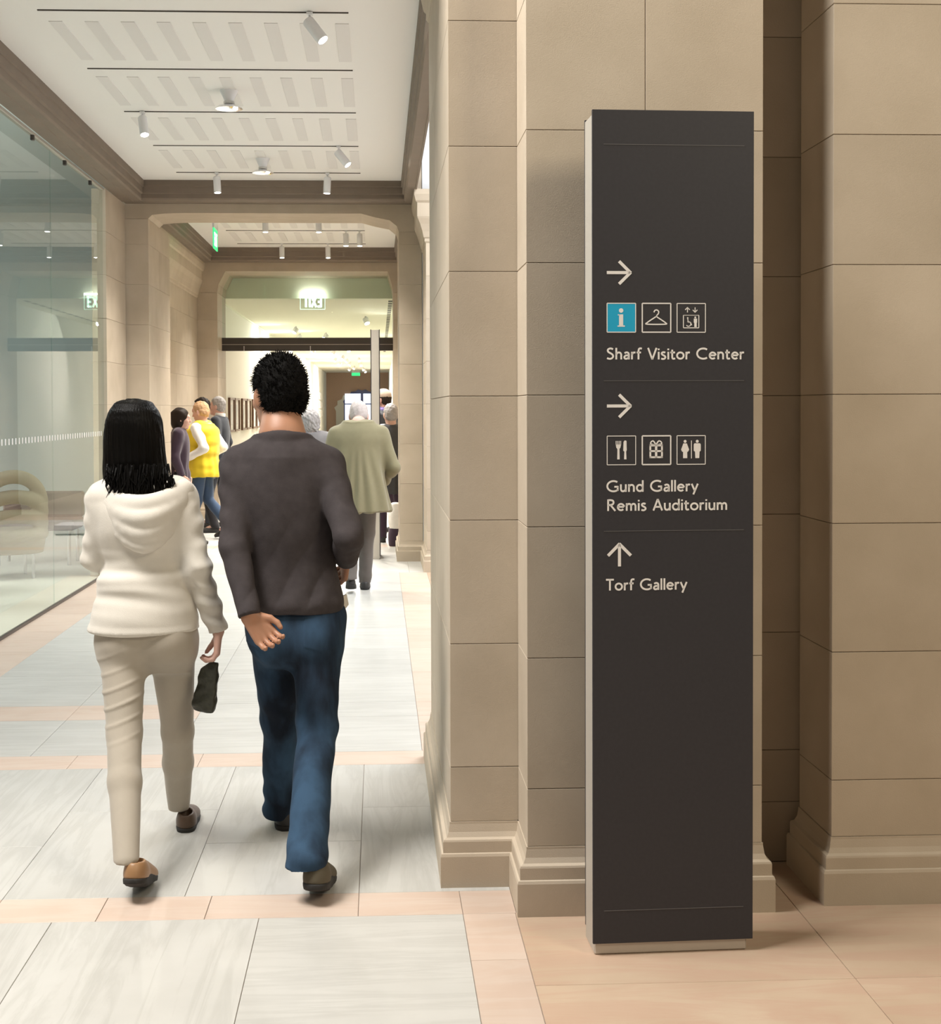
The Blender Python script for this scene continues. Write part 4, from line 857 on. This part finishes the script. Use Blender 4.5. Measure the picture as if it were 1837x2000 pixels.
# ------------------------------------------------------------------ the woman in the white hooded top
loc = np.array((at(285, 1200, 4.95).x, 4.95, 0.0)); w = W(loc)
wom = empty('person', tuple(loc), 0, 'person with long black hair, white hooded top and beige trousers, walking with a clutch bag', 'person')
Cw = w(263, 850, 5.0); Rw = rotm(yaw=math.radians(-6), pitch=math.radians(-4)); sw = 0.95
shL, shR = w(202, 972, 4.96), w(352, 968, 4.96); elL, elR = w(186, 1088, 5.00), w(386, 1105, 4.90); wrL, wrR = w(208, 1105, 5.19), w(426, 1232, 4.95)
hpL, hpR = w(243, 1222, 4.94), w(334, 1220, 4.97); knL, knR = w(243, 1432, 4.82), w(346, 1428, 5.12); anL, anR = w(246, 1652, 4.57), w(349, 1560, 5.30)
TW = [(938, 240, 306, 0.052, 0.0), (950, 205, 352, 0.078, -0.005), (980, 188, 372, 0.102, -0.01), (1030, 190, 374, 0.112, -0.01), (1075, 200, 367, 0.104, 0.0), (1100, 207, 361, 0.098, 0.0), (1108, 205, 363, 0.100, 0.0), (1120, 197, 369, 0.112, -0.003), (1160, 190, 375, 0.120, -0.005), (1200, 180, 385, 0.136, -0.006), (1228, 174, 388, 0.142, -0.004)]
tw = secs(TW, 4.95, loc)
S = Field((-0.34, -0.60, -0.02), (0.36, 0.50, 1.70), 0.0045)
head(S, Cw, Rw, sw); S.cap(Cw+Rw@np.array((0, -0.018, -0.05)), w(268, 950, 4.96), 0.048, 0.052, 0.03)
S.loft(tw, 0.04, grow=-0.022)
for sh, el, wr in ((shL, elL, wrL), (shR, elR, wrR)): S.cap(sh, el, 0.036, 0.029, 0.03); S.cap(el, wr, 0.029, 0.022, 0.02)
for hp, kn, an in ((hpL, knL, anL), (hpR, knR, anR)): S.cap(hp, kn, 0.070, 0.045, 0.04); S.cap(kn, an, 0.043, 0.030, 0.02); S.cap(an, an+np.array((0, 0.11, -0.05)), 0.028, 0.022, 0.02)
hand(S, wrR, (-0.06, 0.02, -1.0), (-0.95, -0.10, 0.10), 1, curl=(0.55, 0.85, 0.7), s=0.92, thumb=0.9)
hand(S, wrL, (0.35, 0.9, -0.1), (0.3, 0, -1), -1, s=0.9)
V, Q = S.mesh(); np_mesh('body', V, Q, M['skin_pale'], wom); eyes(wom, Cw, Rw, sw)
# hair: a long straight fall with a ragged hem
S = Field((-0.26, -0.24, 1.14), (0.22, 0.22, 1.70), 0.0045)
HW = [(779, 250, 270, 0.02, 0.0), (783, 235, 288, 0.055, -0.005), (795, 221, 303, 0.088, -0.01), (815, 211, 314, 0.105, -0.01), (845, 206, 319, 0.110, -0.012), (885, 205, 323, 0.105, -0.015), (925, 205, 330, 0.095, -0.02), (950, 209, 338, 0.085, -0.03), (978, 216, 336, 0.06, -0.045)]
S.loft(secs(HW, 4.99, loc), 0.01, pw=2.2)
S.sub(Cw+Rw@np.array((0, 0.115, -0.06)), (0.075, 0.08, 0.13), 0.02)
V, Q = S.mesh()
ang = lambda p: np.arctan2(p[:, 1]-(Cw[1]), p[:, 0]-Cw[0])
zlow = V[:, 2].min()
t_ = np.clip((zlow+0.10-V[:, 2])/0.10, 0, 1); V[:, 2] += t_*(0.028*np.sin(V[:, 0]*90)+0.022*np.sin(V[:, 0]*211+1)+0.02*np.sin(V[:, 0]*37+2)+0.012)
np_mesh('hair', V, Q, M['hair_black'], wom, lambda p: 0.0022*np.sin(ang(p)*34+6*p[:, 2])*np.clip((1.58-p[:, 2])/0.2, 0, 1)+0.0016*np.sin(ang(p)*71+9*p[:, 2]))
wisp = MB(); rw = random.Random(5)
for k in range(190):
    u = rw.uniform(206, 338); vb = rw.uniform(905, 948); ln = rw.uniform(24, 62)*(0.6+0.7*math.sin((u-200)/142*math.pi)); D0 = 4.888-0.032*math.sin((u-205)/132*math.pi)
    a = w(u, vb, D0); b = w(u+rw.uniform(-5, 5), vb+ln*0.55, D0-0.012); c = w(u+rw.uniform(-9, 9), vb+ln, D0-0.020)
    wisp.tube(a, b, 0.0045, 0.003, n=5, cap=False); wisp.tube(b, c, 0.003, 0.0003, n=5, cap=False)
tag(wisp.build('hair_wisps', M['hair_black'], wom, smooth=True), kind='stuff')
# top with sleeves
S = Field((-0.34, -0.30, 0.70), (0.36, 0.42, 1.45), 0.0045)
S.loft(tw, 0.05, pw=2.2); S.cap(w(225, 958, 4.95), w(335, 955, 4.95), 0.045, 0.045, 0.05)
for sh, el, wr in ((shL, elL, wrL), (shR, elR, wrR)): S.cap(sh, el, 0.058, 0.046, 0.05); S.cap(el, wr, 0.046, 0.036, 0.025, flat=True)
V, Q = S.mesh(); zh = min(t[0] for t in tw)
def top_fold(p):
    z = p[:, 2]; torso = np.clip((0.205-np.abs(p[:, 0]+0.005))/0.03, 0, 1)
    low = np.clip(1-np.abs(z-0.98)/0.15, 0, 1)*np.clip(-p[:, 1]/0.05+0.3, 0, 1)
    f = (np.sin(z*62+p[:, 0]*9+3.2*wob(p, 9, 31))+0.5*np.sin(z*120+4*wob(p, 12, 35)))*0.0034*low*torso
    arm = 1-torso
    return f+0.003*wob(p, 24, 32, aniso=(0.6, 1, 1.4))+arm*0.0038*np.sin(z*85+p[:, 0]*30+2*wob(p, 12, 33))+0.005*np.clip((zh+0.025-z)/0.025, 0, 1)*torso
np_mesh('hooded_top', V, Q, M['white_knit'], wom, top_fold)
S = Field((-0.30, -0.34, 1.00), (0.30, 0.15, 1.42), 0.005)
for (vy, rr, dy, dep) in ((1068, 0.022, -0.118, 1.0), (1042, 0.027, -0.128, 0.95), (1012, 0.030, -0.130, 0.9), (985, 0.028, -0.115, 0.8)):
    a, b, c = w(196+ (1068-vy)*0.15, 962, 4.93), w(281, vy, 4.95+dy), w(364-(1068-vy)*0.12, 956, 4.93); pts = []
    for k in range(13):
        t = k/12; p = (1-t)*(1-t)*a+2*t*(1-t)*(2*b-0.5*a-0.5*c)+t*t*c; pts.append(p)
    for p, q in zip(pts, pts[1:]): S.cap(p, q, rr, rr, 0.018)
V, Q = S.mesh(); np_mesh('hood', V, Q, M['white_knit'], wom, lambda p: 0.0025*wob(p, 40, 41, aniso=(0.5, 1, 1.5)))
# trousers
S = Field((-0.28, -0.60, 0.02), (0.28, 0.50, 0.96), 0.0045)
S.loft(secs([(1180, 200, 368, 0.095, 0.0), (1230, 189, 382, 0.114, -0.005), (1262, 188, 385, 0.112, -0.008), (1282, 195, 382, 0.095, -0.008), (1312, 222, 358, 0.05, 0.0)], 4.95, loc), 0.04, pw=2.3)
for hp, kn, an in ((hpL+np.array((-0.005, 0, -0.05)), knL, anL), (hpR+np.array((0.005, 0, -0.05)), knR, anR)):
    fo = an+(an-kn)/np.linalg.norm(an-kn)*0.05; S.cap(hp, kn, 0.083, 0.058, 0.035); S.cap(kn, kn*0.55+an*0.45, 0.057, 0.055, 0.02); S.cap(kn*0.55+an*0.45, fo, 0.055, 0.041, 0.02, flat=True, fn=(0, 0.1, -1))
for u in (246, 326): S.ell(w(u, 1250, 4.88), (0.068, 0.055, 0.068), 0.05)
V, Q = S.mesh()
def tr_fold(p):
    left = np.clip((0.02-p[:, 0])/0.05, 0, 1); band = np.clip(1-np.abs(p[:, 2]-0.60)/0.20, 0, 1)*left*np.clip(-p[:, 1]/0.06+0.6, 0, 1)
    return 0.0045*np.maximum(0, np.sin(p[:, 2]*105-p[:, 0]*42))**3*band+0.0022*wob(p, 22, 51)
np_mesh('trousers', V, Q, M['beige'], wom, tr_fold)
shoe(wom, tuple(w(243, 1, 4.48)*np.array((1, 1, 0))+np.array((0, 0, 0.072))), math.radians(-2), 0.27, 'shoe_tan', 'sole_dark', 0.97)
shoe(wom, tuple(w(349, 1, 5.25)*np.array((1, 1, 0))), math.radians(3), 0.0, 'shoe_tan_shaded', 'sole_dark', 0.93)  # mate of the tan shoe, its shade painted in as darker leather
# clutch bag held in her hand
M['clutch'] = plain('dark_woven_clutch', (0.030, 0.030, 0.018), 0.5, noise=0.7, nscale=70, bump=0.6, bscale=120)
cb = empty('clutch_bag', tuple(at(405, 1340, 4.94)), 0, 'small dark green woven clutch bag held in the walking person\'s hand', 'bag')
cb.rotation_euler = (0, math.radians(10), math.radians(-12))
S = Field((-0.08, -0.05, -0.14), (0.08, 0.05, 0.16), 0.0045)
S.loft([(-0.094, 0.002, 0, 0.034, 0.013), (-0.088, 0.001, 0, 0.037, 0.016), (0.0, -0.001, 0, 0.036, 0.017), (0.045, -0.002, 0, 0.034, 0.015), (0.055, -0.002, 0, 0.032, 0.013), (0.09, 0.012, 0, 0.014, 0.007)], 0.01, pw=5.0); V, Q = S.mesh()
np_mesh('pouch', V, Q, M['clutch'], cb, lambda p: 0.0015*wob(p, 160, 61))
MB().tube((-0.026, 0, 0.058), (0.024, 0, 0.062), 0.004, n=10).tube((0.004, 0, 0.085), (0.012, 0, 0.125), 0.005, n=10).build('zip_and_wrist_strap', M['shoe_dark'], cb, smooth=True)

# ------------------------------------------------------------------ the other visitors
def visitor(label, loc, rz, H=1.72, skin_='skin_pale', top='sweater', top_hem=0.80, top_w=1.0, flare=0.0, bottom='denim', shoes='shoe_dark', hair=('hair_grey', 'short'), head_yaw=0.0, head_pitch=-0.1, stoop=0.0, joints=None, stride=0.12, vest=None, collar=None, fold=0.004, h=0.010, sleeves=None, belly=0.0, scarf=None, cap_=None, floor_z=0.0):
    s = H/1.75; e = empty('person', (loc[0], loc[1], floor_z), rz, label, 'person')
    J = dict(anL=(-0.09, stride, 0.09), anR=(0.09, -stride, 0.09), knL=(-0.10, stride*0.7+0.03, 0.50), knR=(0.10, -stride*0.35+0.03, 0.50), hpL=(-0.09, 0, 0.92), hpR=(0.09, 0, 0.92),
             shL=(-0.185, stoop*0.6, 1.42), shR=(0.185, stoop*0.6, 1.42), elL=(-0.235, stoop*0.6-0.04, 1.13), elR=(0.235, stoop*0.6-0.04, 1.13), wrL=(-0.235, stoop*0.6+0.05, 0.89), wrR=(0.235, stoop*0.6+0.05, 0.89), C=(0, 0.03+stoop*1.35, 1.615-stoop*0.25))
    if joints: J.update(joints)
    J = {k: np.array(v, float)*s for k, v in J.items()}
    R = rotm(yaw=head_yaw, pitch=head_pitch); C = J['C']; nb = np.array((0, stoop*0.7, 1.47))*s; hs = 1.0
    yy = lambda z: stoop*0.6*max(0, (z-0.95)/0.5)
    TB = [(0.98, 0.150, 0.105), (1.10, 0.148, 0.110), (1.25, 0.168, 0.120), (1.36, 0.178, 0.112), (1.42, 0.150, 0.092), (1.47, 0.075, 0.06)]
    tb = [(z*s, 0, yy(z)*s, a*s*top_w, (b+belly*0.5)*s) for z, a, b in TB]
    allp = np.array(list(J.values())); lo = allp.min(0)-0.26; hi = allp.max(0)+0.26; lo[2] = -0.03
    S = Field(lo, hi, h)
    head(S, C, R, hs); S.cap(C+R@np.array((0, -0.018, -0.05)), nb, 0.055, 0.062, 0.03); S.loft(tb, 0.04, grow=-0.02)
    S.ell(np.array((0, 0, 0.93))*s, (0.15*s, 0.10*s, 0.12*s), 0.05)
    for a, b, c in (('shL', 'elL', 'wrL'), ('shR', 'elR', 'wrR')): S.cap(J[a], J[b], 0.042, 0.034, 0.03); S.cap(J[b], J[c], 0.034, 0.027, 0.02)
    for a, b, c in (('hpL', 'knL', 'anL'), ('hpR', 'knR', 'anR')): S.cap(J[a], J[b], 0.075, 0.050, 0.04); S.cap(J[b], J[c], 0.048, 0.036, 0.02); S.cap(J[c], J[c]+np.array((0, 0.12, -0.05)), 0.032, 0.026, 0.02)
    for sd, a, b in ((-1, 'elL', 'wrL'), (1, 'elR', 'wrR')):
        f = J[b]-J[a]; f /= np.linalg.norm(f); hand(S, J[b], f+np.array((0, 0.1, 0)), (-sd, 0.0, 0.05), sd, s=0.98)
    V, Q = S.mesh(); np_mesh('body', V, Q, M[skin_], e); eyes(e, C, R, hs)
    hm, hk = hair
    if hk == 'short': short_hair(e, C, R, 1.0, hm, 0.006, amp=0.004, freq=80, seed=8)
    elif hk == 'thin': short_hair(e, C, R, 0.985, hm, 0.006, amp=0.002, freq=60, seed=9)
    elif hk == 'curly': short_hair(e, C, R, 1.10, hm, 0.006, amp=0.008, freq=110, seed=10)
    elif hk == 'bob':
        S = Field(C-0.2, C+0.2, 0.007); S.ell(C+R@np.array((0, -0.02, 0.03)), (0.095, 0.11, 0.10), 0.01, R); S.ell(C+R@np.array((0, -0.035, -0.05)), (0.092, 0.085, 0.10), 0.04, R); S.sub(C+R@np.array((0, 0.12, -0.03)), (0.07, 0.08, 0.11), 0.02, R); V, Q = S.mesh(); np_mesh('hair', V, Q, M[hm], e, lambda p: 0.003*wob(p, 70, 12))
    # garments
    def upper(name, mat, hem, grow, slv, kz, fl, dispf):
        S = Field(lo, hi, h)
        q = [(z, x, y, a+grow, b+grow) for z, x, y, a, b in tb]; z0 = q[0][0]; hem_ = hem*s; zz = [z for z in np.linspace(hem_, z0-0.05, 4)] if hem_ < z0-0.06 else [hem_]
        low = [(z, 0, 0, (0.160*top_w)*s+grow+fl*(z0-z), (0.122+belly*0.5)*s+grow+fl*0.8*(z0-z)) for z in zz]
        S.loft(low[:2 if fl > 0.1 else None]+[t for t in q if t[0] > (1.2*s if fl > 0.1 else low[-1][0]+0.02)], 0.05, pw=2.2)
        S.cap(np.array((-0.10, stoop*0.6, 1.435))*s, np.array((0.10, stoop*0.6, 1.435))*s, 0.05+grow, 0.05+grow, 0.05); S.cap(nb-np.array((0, 0, 0.04)), nb, 0.072+grow*0.5, 0.070+grow*0.5, 0.02, flat=True)
        if slv:
            for a, b, c in (('shL', 'elL', 'wrL'), ('shR', 'elR', 'wrR')): S.cap(J[a], J[b], 0.058+grow*0.6, 0.050+grow*0.6, 0.05); S.cap(J[b], J[c], 0.050+grow*0.6, 0.040+grow*0.5, 0.025, flat=True)
        V, Q = S.mesh(); return np_mesh(name, V, Q, M[mat], e, dispf)
    ang = lambda p: np.arctan2(p[:, 1], p[:, 0])
    gf = lambda p: fold*np.sin(ang(p)*11+1.5*wob(p, 8, 71))*np.clip((1.25*s-p[:, 2])/0.3, 0, 1)+fold*0.8*wob(p, 22, 72, aniso=(1, 1, 0.5))
    if vest:
        upper('shirt', sleeves or 'white_knit', top_hem+0.08, 0.004, True, 0, 0, gf)
        upper('vest', vest, top_hem, 0.022, False, 0, flare, lambda p: 0.004*np.sin(p[:, 2]*48)+gf(p))
    else: upper('jacket', top, top_hem, 0.012, True, 0, flare, gf)
    if collar:
        S = Field(nb-0.16, nb+0.16, 0.006); S.cap(nb-np.array((0, 0.0, 0.02)), nb+np.array((0, -0.01, 0.055)), 0.080, 0.074, 0.01, flat=True); S.sub(nb+np.array((0, 0.06, 0.05)), (0.05, 0.06, 0.06), 0.01); V, Q = S.mesh(); np_mesh('collar', V, Q, M[collar], e)
    if scarf:
        S = Field(nb-0.2, nb+0.2, 0.008)
        for k in range(14):
            a0, a1 = 2*math.pi*k/14, 2*math.pi*(k+1)/14; S.cap(nb+np.array((0.078*math.cos(a0), 0.07*math.sin(a0), 0.02+0.01*math.sin(3*a0))), nb+np.array((0.078*math.cos(a1), 0.07*math.sin(a1), 0.02+0.01*math.sin(3*a1))), 0.034, 0.034, 0.02)
        V, Q = S.mesh(); np_mesh('scarf', V, Q, M[scarf], e, lambda p: 0.005*wob(p, 60, 81))
    S = Field(lo, hi, h)
    S.loft([(0.82*s, 0, -0.005, 0.160*s, 0.115*s), (0.90*s, 0, -0.005, 0.165*s, 0.125*s), (1.0*s, 0, 0, 0.130*s, 0.092*s)], 0.04, pw=2.2)
    for a, b, c in (('hpL', 'knL', 'anL'), ('hpR', 'knR', 'anR')):
        d = (J[c]-J[b])/np.linalg.norm(J[c]-J[b]); S.cap(J[a]-np.array((0, 0, 0.03)), J[b], 0.088, 0.068, 0.04); S.cap(J[b], J[c]+d*0.035, 0.066, 0.058, 0.02, flat=True, fn=(0, 0.1, -1))
    V, Q = S.mesh(); np_mesh('trousers', V, Q, M[bottom], e, lambda p: 0.004*wob(p, 25, 91)+0.004*np.sin(p[:, 2]*60+2*wob(p, 8, 92))*np.clip((0.25-p[:, 2])/0.2, 0, 1))
    for k in ('anL', 'anR'):
        z = max(0.0, J[k][2]-0.09*s); shoe(e, (J[k][0], J[k][1]-0.06, z), 0.0, min(0.5, z*3.2), shoes, 'sole_dark', 1.02)
    if cap_:
        P = lambda x, y, z: C+R@np.array((x, y, z)); S = Field(C-0.2, C+0.22, 0.007); S.ell(P(0, -0.014, 0.045), (0.092, 0.112, 0.100), 0.01, R); S.cut(P(0, 0, 0.035), R@np.array((0, 0.12, -1.0))); S.cap(P(-0.04, 0.10, 0.046), P(0.04, 0.10, 0.046), 0.012, 0.012, 0.02); S.cap(P(0, 0.10, 0.046), P(0, 0.15, 0.040), 0.014, 0.01, 0.02); V, Q = S.mesh(); np_mesh('cap', V, Q, M[cap_], e)
    return e
M['olive'] = fabric('olive_cloth', (0.195, 0.175, 0.105), 0.9, 0.06); M['grey_wool'] = fabric('grey_brown_wool', (0.115, 0.10, 0.09)); M['yellow'] = fabric('yellow_quilt', (0.72, 0.53, 0.025), 0.6, 0.04)
M['white_cloth'] = fabric('white_cotton', (0.80, 0.78, 0.74)); M['navy_suit'] = fabric('navy_suit', (0.030, 0.033, 0.042)); M['black_cloth'] = fabric('black_cloth', (0.022, 0.020, 0.022)); M['black_leather'] = plain('black_leather', (0.03, 0.03, 0.034), 0.45, noise=0.2, bump=0.3, bscale=60)
M['purple'] = fabric('purple_wool', (0.16, 0.12, 0.30)); M['plum'] = fabric('dark_plum', (0.05, 0.032, 0.05)); M['jean_blue'] = fabric('blue_denim', (0.045, 0.075, 0.135)); M['khaki'] = fabric('khaki_cap', (0.42, 0.34, 0.28)); M['grey_coat'] = fabric('grey_coat', (0.20, 0.19, 0.19))

def gx(u, D): return at(u, 900, D).x
visitor('white-haired person in a long olive jacket walking stooped, hands out of sight', (gx(700, 12.2), 12.2), math.radians(0), H=1.76, skin_='skin_pink', top='olive', top_hem=0.70, top_w=1.26, flare=0.26, bottom='grey_wool', shoes='shoe_dark', hair=('hair_white', 'thin'), head_pitch=-0.45, stoop=0.14, fold=0.010, h=0.008,
        joints=dict(anR=(0.05, 0.08, 0.09), knR=(0.07, 0.10, 0.50), anL=(-0.07, -0.20, 0.16), knL=(-0.07, 0.02, 0.50), shL=(-0.20, 0.09, 1.38), shR=(0.20, 0.09, 1.38), elL=(-0.29, 0.03, 1.08), elR=(0.31, 0.03, 1.08), wrL=(-0.22, 0.22, 0.95), wrR=(0.22, 0.22, 0.95), C=(0, 0.22, 1.535)))
visitor('person with curly grey hair, mostly hidden between the charcoal sweater and the olive jacket', (gx(606, 13.0), 13.0), math.radians(10), H=1.63, top='grey_coat', top_hem=0.62, flare=0.05, bottom='grey_wool', hair=('hair_grey', 'curly'), joints=dict(C=(0.0, 0.05, 1.565)))
visitor('person in a bright yellow vest with white sleeves and jeans, stepping towards the glass side', (gx(396, 17.2), 17.2), math.radians(68), H=1.70, skin_='skin_pink', vest='yellow', sleeves='white_cloth', top_hem=0.79, top_w=1.22, belly=0.13, flare=0.08, bottom='jean_blue', shoes='shoe_dark', hair=('hair_sandy', 'short'), head_pitch=-0.25, stride=0.0,
        joints=dict(anR=(0.07, -0.34, 0.17), knR=(0.09, -0.02, 0.50), anL=(-0.08, 0.16, 0.09), elL=(-0.25, -0.16, 1.16), wrL=(-0.26, 0.08, 1.03), elR=(0.25, -0.16, 1.16), wrR=(0.24, 0.08, 1.03)))
visitor('grey-haired person in a dark suit with a pale collar, beside the yellow vest', (gx(429, 18.9), 18.9), math.radians(78), H=1.78, skin_='skin_pink', top='navy_suit', top_hem=0.76, bottom='navy_suit', hair=('hair_grey', 'short'), collar='white_cloth', head_pitch=0.0)
visitor('dark-haired person hidden behind the yellow vest, only the top of the head showing', (gx(398, 17.95), 17.95), math.radians(88), H=1.76, top='black_cloth', top_hem=0.7, bottom='black_cloth', hair=('hair_dark', 'short'))
visitor('person in black clothes with dark hair, half hidden by the stone jamb', (gx(350, 16.4), 16.4), math.radians(-86), H=1.62, top='plum', top_hem=0.66, bottom='black_cloth', hair=('hair_dark', 'bob'))
visitor('tall person with a pale cap and purple scarf beside the grey edge-on sign', (gx(752, 17.9), 17.9), math.radians(60), H=1.86, skin_='skin_pink', top='navy_suit', top_hem=0.66, bottom='plum', hair=('hair_dark', 'short'), scarf='purple', cap_='khaki')
visitor('person in a black leather jacket with grey hair next to the portal jamb', (gx(764, 16.5), 16.5), math.radians(15), H=1.66, top='black_leather', top_hem=0.62, bottom='plum', hair=('hair_grey', 'short'), joints=dict(wrL=(-0.20, 0.06, 0.86), wrR=(0.20, 0.06, 0.86), elR=(0.21, -0.04, 1.12)))
bag = empty('shoulder_bag', (gx(771, 16.1), 16.1, 0), 0, 'pale bag with a dark base on the floor next to the portal jamb', 'bag')
S = Field((-0.16, -0.14, -0.01), (0.16, 0.14, 0.60), 0.010); S.loft([(0.20, 0, 0, 0.07, 0.07), (0.36, 0, 0, 0.085, 0.08), (0.50, 0, 0, 0.05, 0.05)], 0.02); V, Q = S.mesh(); np_mesh('bag_body', V, Q, M['white_cloth'], bag, lambda p: 0.006*wob(p, 40, 95))
S = Field((-0.16, -0.14, -0.02), (0.16, 0.14, 0.30), 0.010); S.loft([(0.0, 0, 0, 0.075, 0.07), (0.1, 0, 0, 0.085, 0.08), (0.21, 0, 0, 0.075, 0.07)], 0.02); V, Q = S.mesh(); np_mesh('bag_base', V, Q, M['plum'], bag)

# ------------------------------------------------------------------ behind the glass: a low bench, a tub chair and a seated visitor
M['bench'] = plain('dark_bench_cushion', (0.055, 0.035, 0.04), 0.7); M['tub'] = plain('olive_brown_chair', (0.20, 0.17, 0.11), 0.8); M['table'] = plain('white_table', (0.75, 0.75, 0.72), 0.4)
bn = empty('bench', (-3.55, 14.6, 0), 0, 'low bench with a dark cushion seen through the glass', 'bench')
MB().box(-0.42, 0.42, -0.26, 0.26, 0.36, 0.47).build('cushion', M['bench'], bn, bevel=0.02)
MB().box(-0.42, 0.42, 0.20, 0.30, 0.47, 0.74).build('backrest', M['plum'], bn, bevel=0.02)
for x in (-0.36, 0.36):
    for y in (-0.2, 0.2): MB().tube((x, y, 0), (x, y, 0.36), 0.018, n=10).build('leg', M['steel'], bn)
tc2 = empty('tub_chair', (-3.55, 13.4, 0), math.radians(25), 'rounded brown tub chair seen through the glass beside the bench', 'chair')
S = Field((-0.42, -0.42, 0.15), (0.42, 0.42, 1.15), 0.012); S.loft([(0.24, 0, 0, 0.32, 0.32), (0.42, 0, 0, 0.34, 0.33), (0.46, 0, 0, 0.33, 0.32)], 0.03, pw=2.6); V, Q = S.mesh(); np_mesh('seat', V, Q, M['tub'], tc2)
S = Field((-0.45, -0.45, 0.35), (0.45, 0.45, 1.2), 0.012)
for k in range(16):
    a0 = math.pi*(0.05+0.9*k/16); a1 = math.pi*(0.05+0.9*(k+1)/16); z0 = 0.62+0.36*math.sin(a0); z1 = 0.62+0.36*math.sin(a1)
    for f in (0.0, 0.33, 0.66, 1.0): S.cap((0.32*math.cos(a0), -0.32*math.sin(a0), 0.42+(z0-0.42)*f), (0.32*math.cos(a1), -0.32*math.sin(a1), 0.42+(z1-0.42)*f), 0.045, 0.045, 0.06)
V, Q = S.mesh(); np_mesh('backrest', V, Q, M['tub'], tc2)
for x in (-0.2, 0.2):
    for y in (-0.2, 0.2): MB().tube((x, y, 0), (x, y, 0.26), 0.015, n=10).build('leg', M['steel'], tc2)
tb2 = empty('cafe_table', (-3.5, 11.4, 0), 0, 'white pedestal table standing behind the glass', 'table')
MB().lathe((0, 0, 0), [(0.001, 0.70), (0.36, 0.70), (0.37, 0.715), (0.36, 0.73), (0.001, 0.73)], n=40).build('table_top', M['table'], tb2, smooth=True)
MB().lathe((0, 0, 0), [(0.03, 0.03), (0.03, 0.70)], n=16).build('pedestal', M['steel'], tb2, smooth=True)
MB().lathe((0, 0, 0), [(0.24, 0.0), (0.24, 0.012), (0.05, 0.03), (0.03, 0.035)], n=32).build('foot', M['steel'], tb2, smooth=True)
st = empty('stool', (-3.75, 12.4, 0), 0, 'backless stool under the seated white-haired visitor behind the glass', 'stool')
MB().lathe((0, 0, 0), [(0.001, 0.36), (0.15, 0.36), (0.16, 0.38), (0.15, 0.395), (0.001, 0.395)], n=32).build('seat', M['bench'], st, smooth=True)
for k in range(4): MB().tube((0.13*math.cos(k*1.571+0.7), 0.13*math.sin(k*1.571+0.7), 0.36), (0.18*math.cos(k*1.571+0.7), 0.18*math.sin(k*1.571+0.7), 0), 0.012, n=8).build('leg', M['steel'], st)
visitor('white-haired person sitting on a stool behind the glass', (-3.75, 12.4), math.radians(-150), H=1.70, top='grey_coat', top_hem=0.86, bottom='grey_wool', hair=('hair_white', 'short'), floor_z=-0.44, h=0.012,
        joints=dict(hpL=(-0.10, 0.0, 0.99), hpR=(0.10, 0.0, 0.99), knL=(-0.13, 0.42, 0.98), knR=(0.13, 0.42, 0.98), anL=(-0.13, 0.44, 0.545), anR=(0.13, 0.44, 0.545), wrL=(-0.14, 0.34, 1.08), wrR=(0.14, 0.34, 1.08), elL=(-0.25, 0.04, 1.14), elR=(0.25, 0.04, 1.14)))
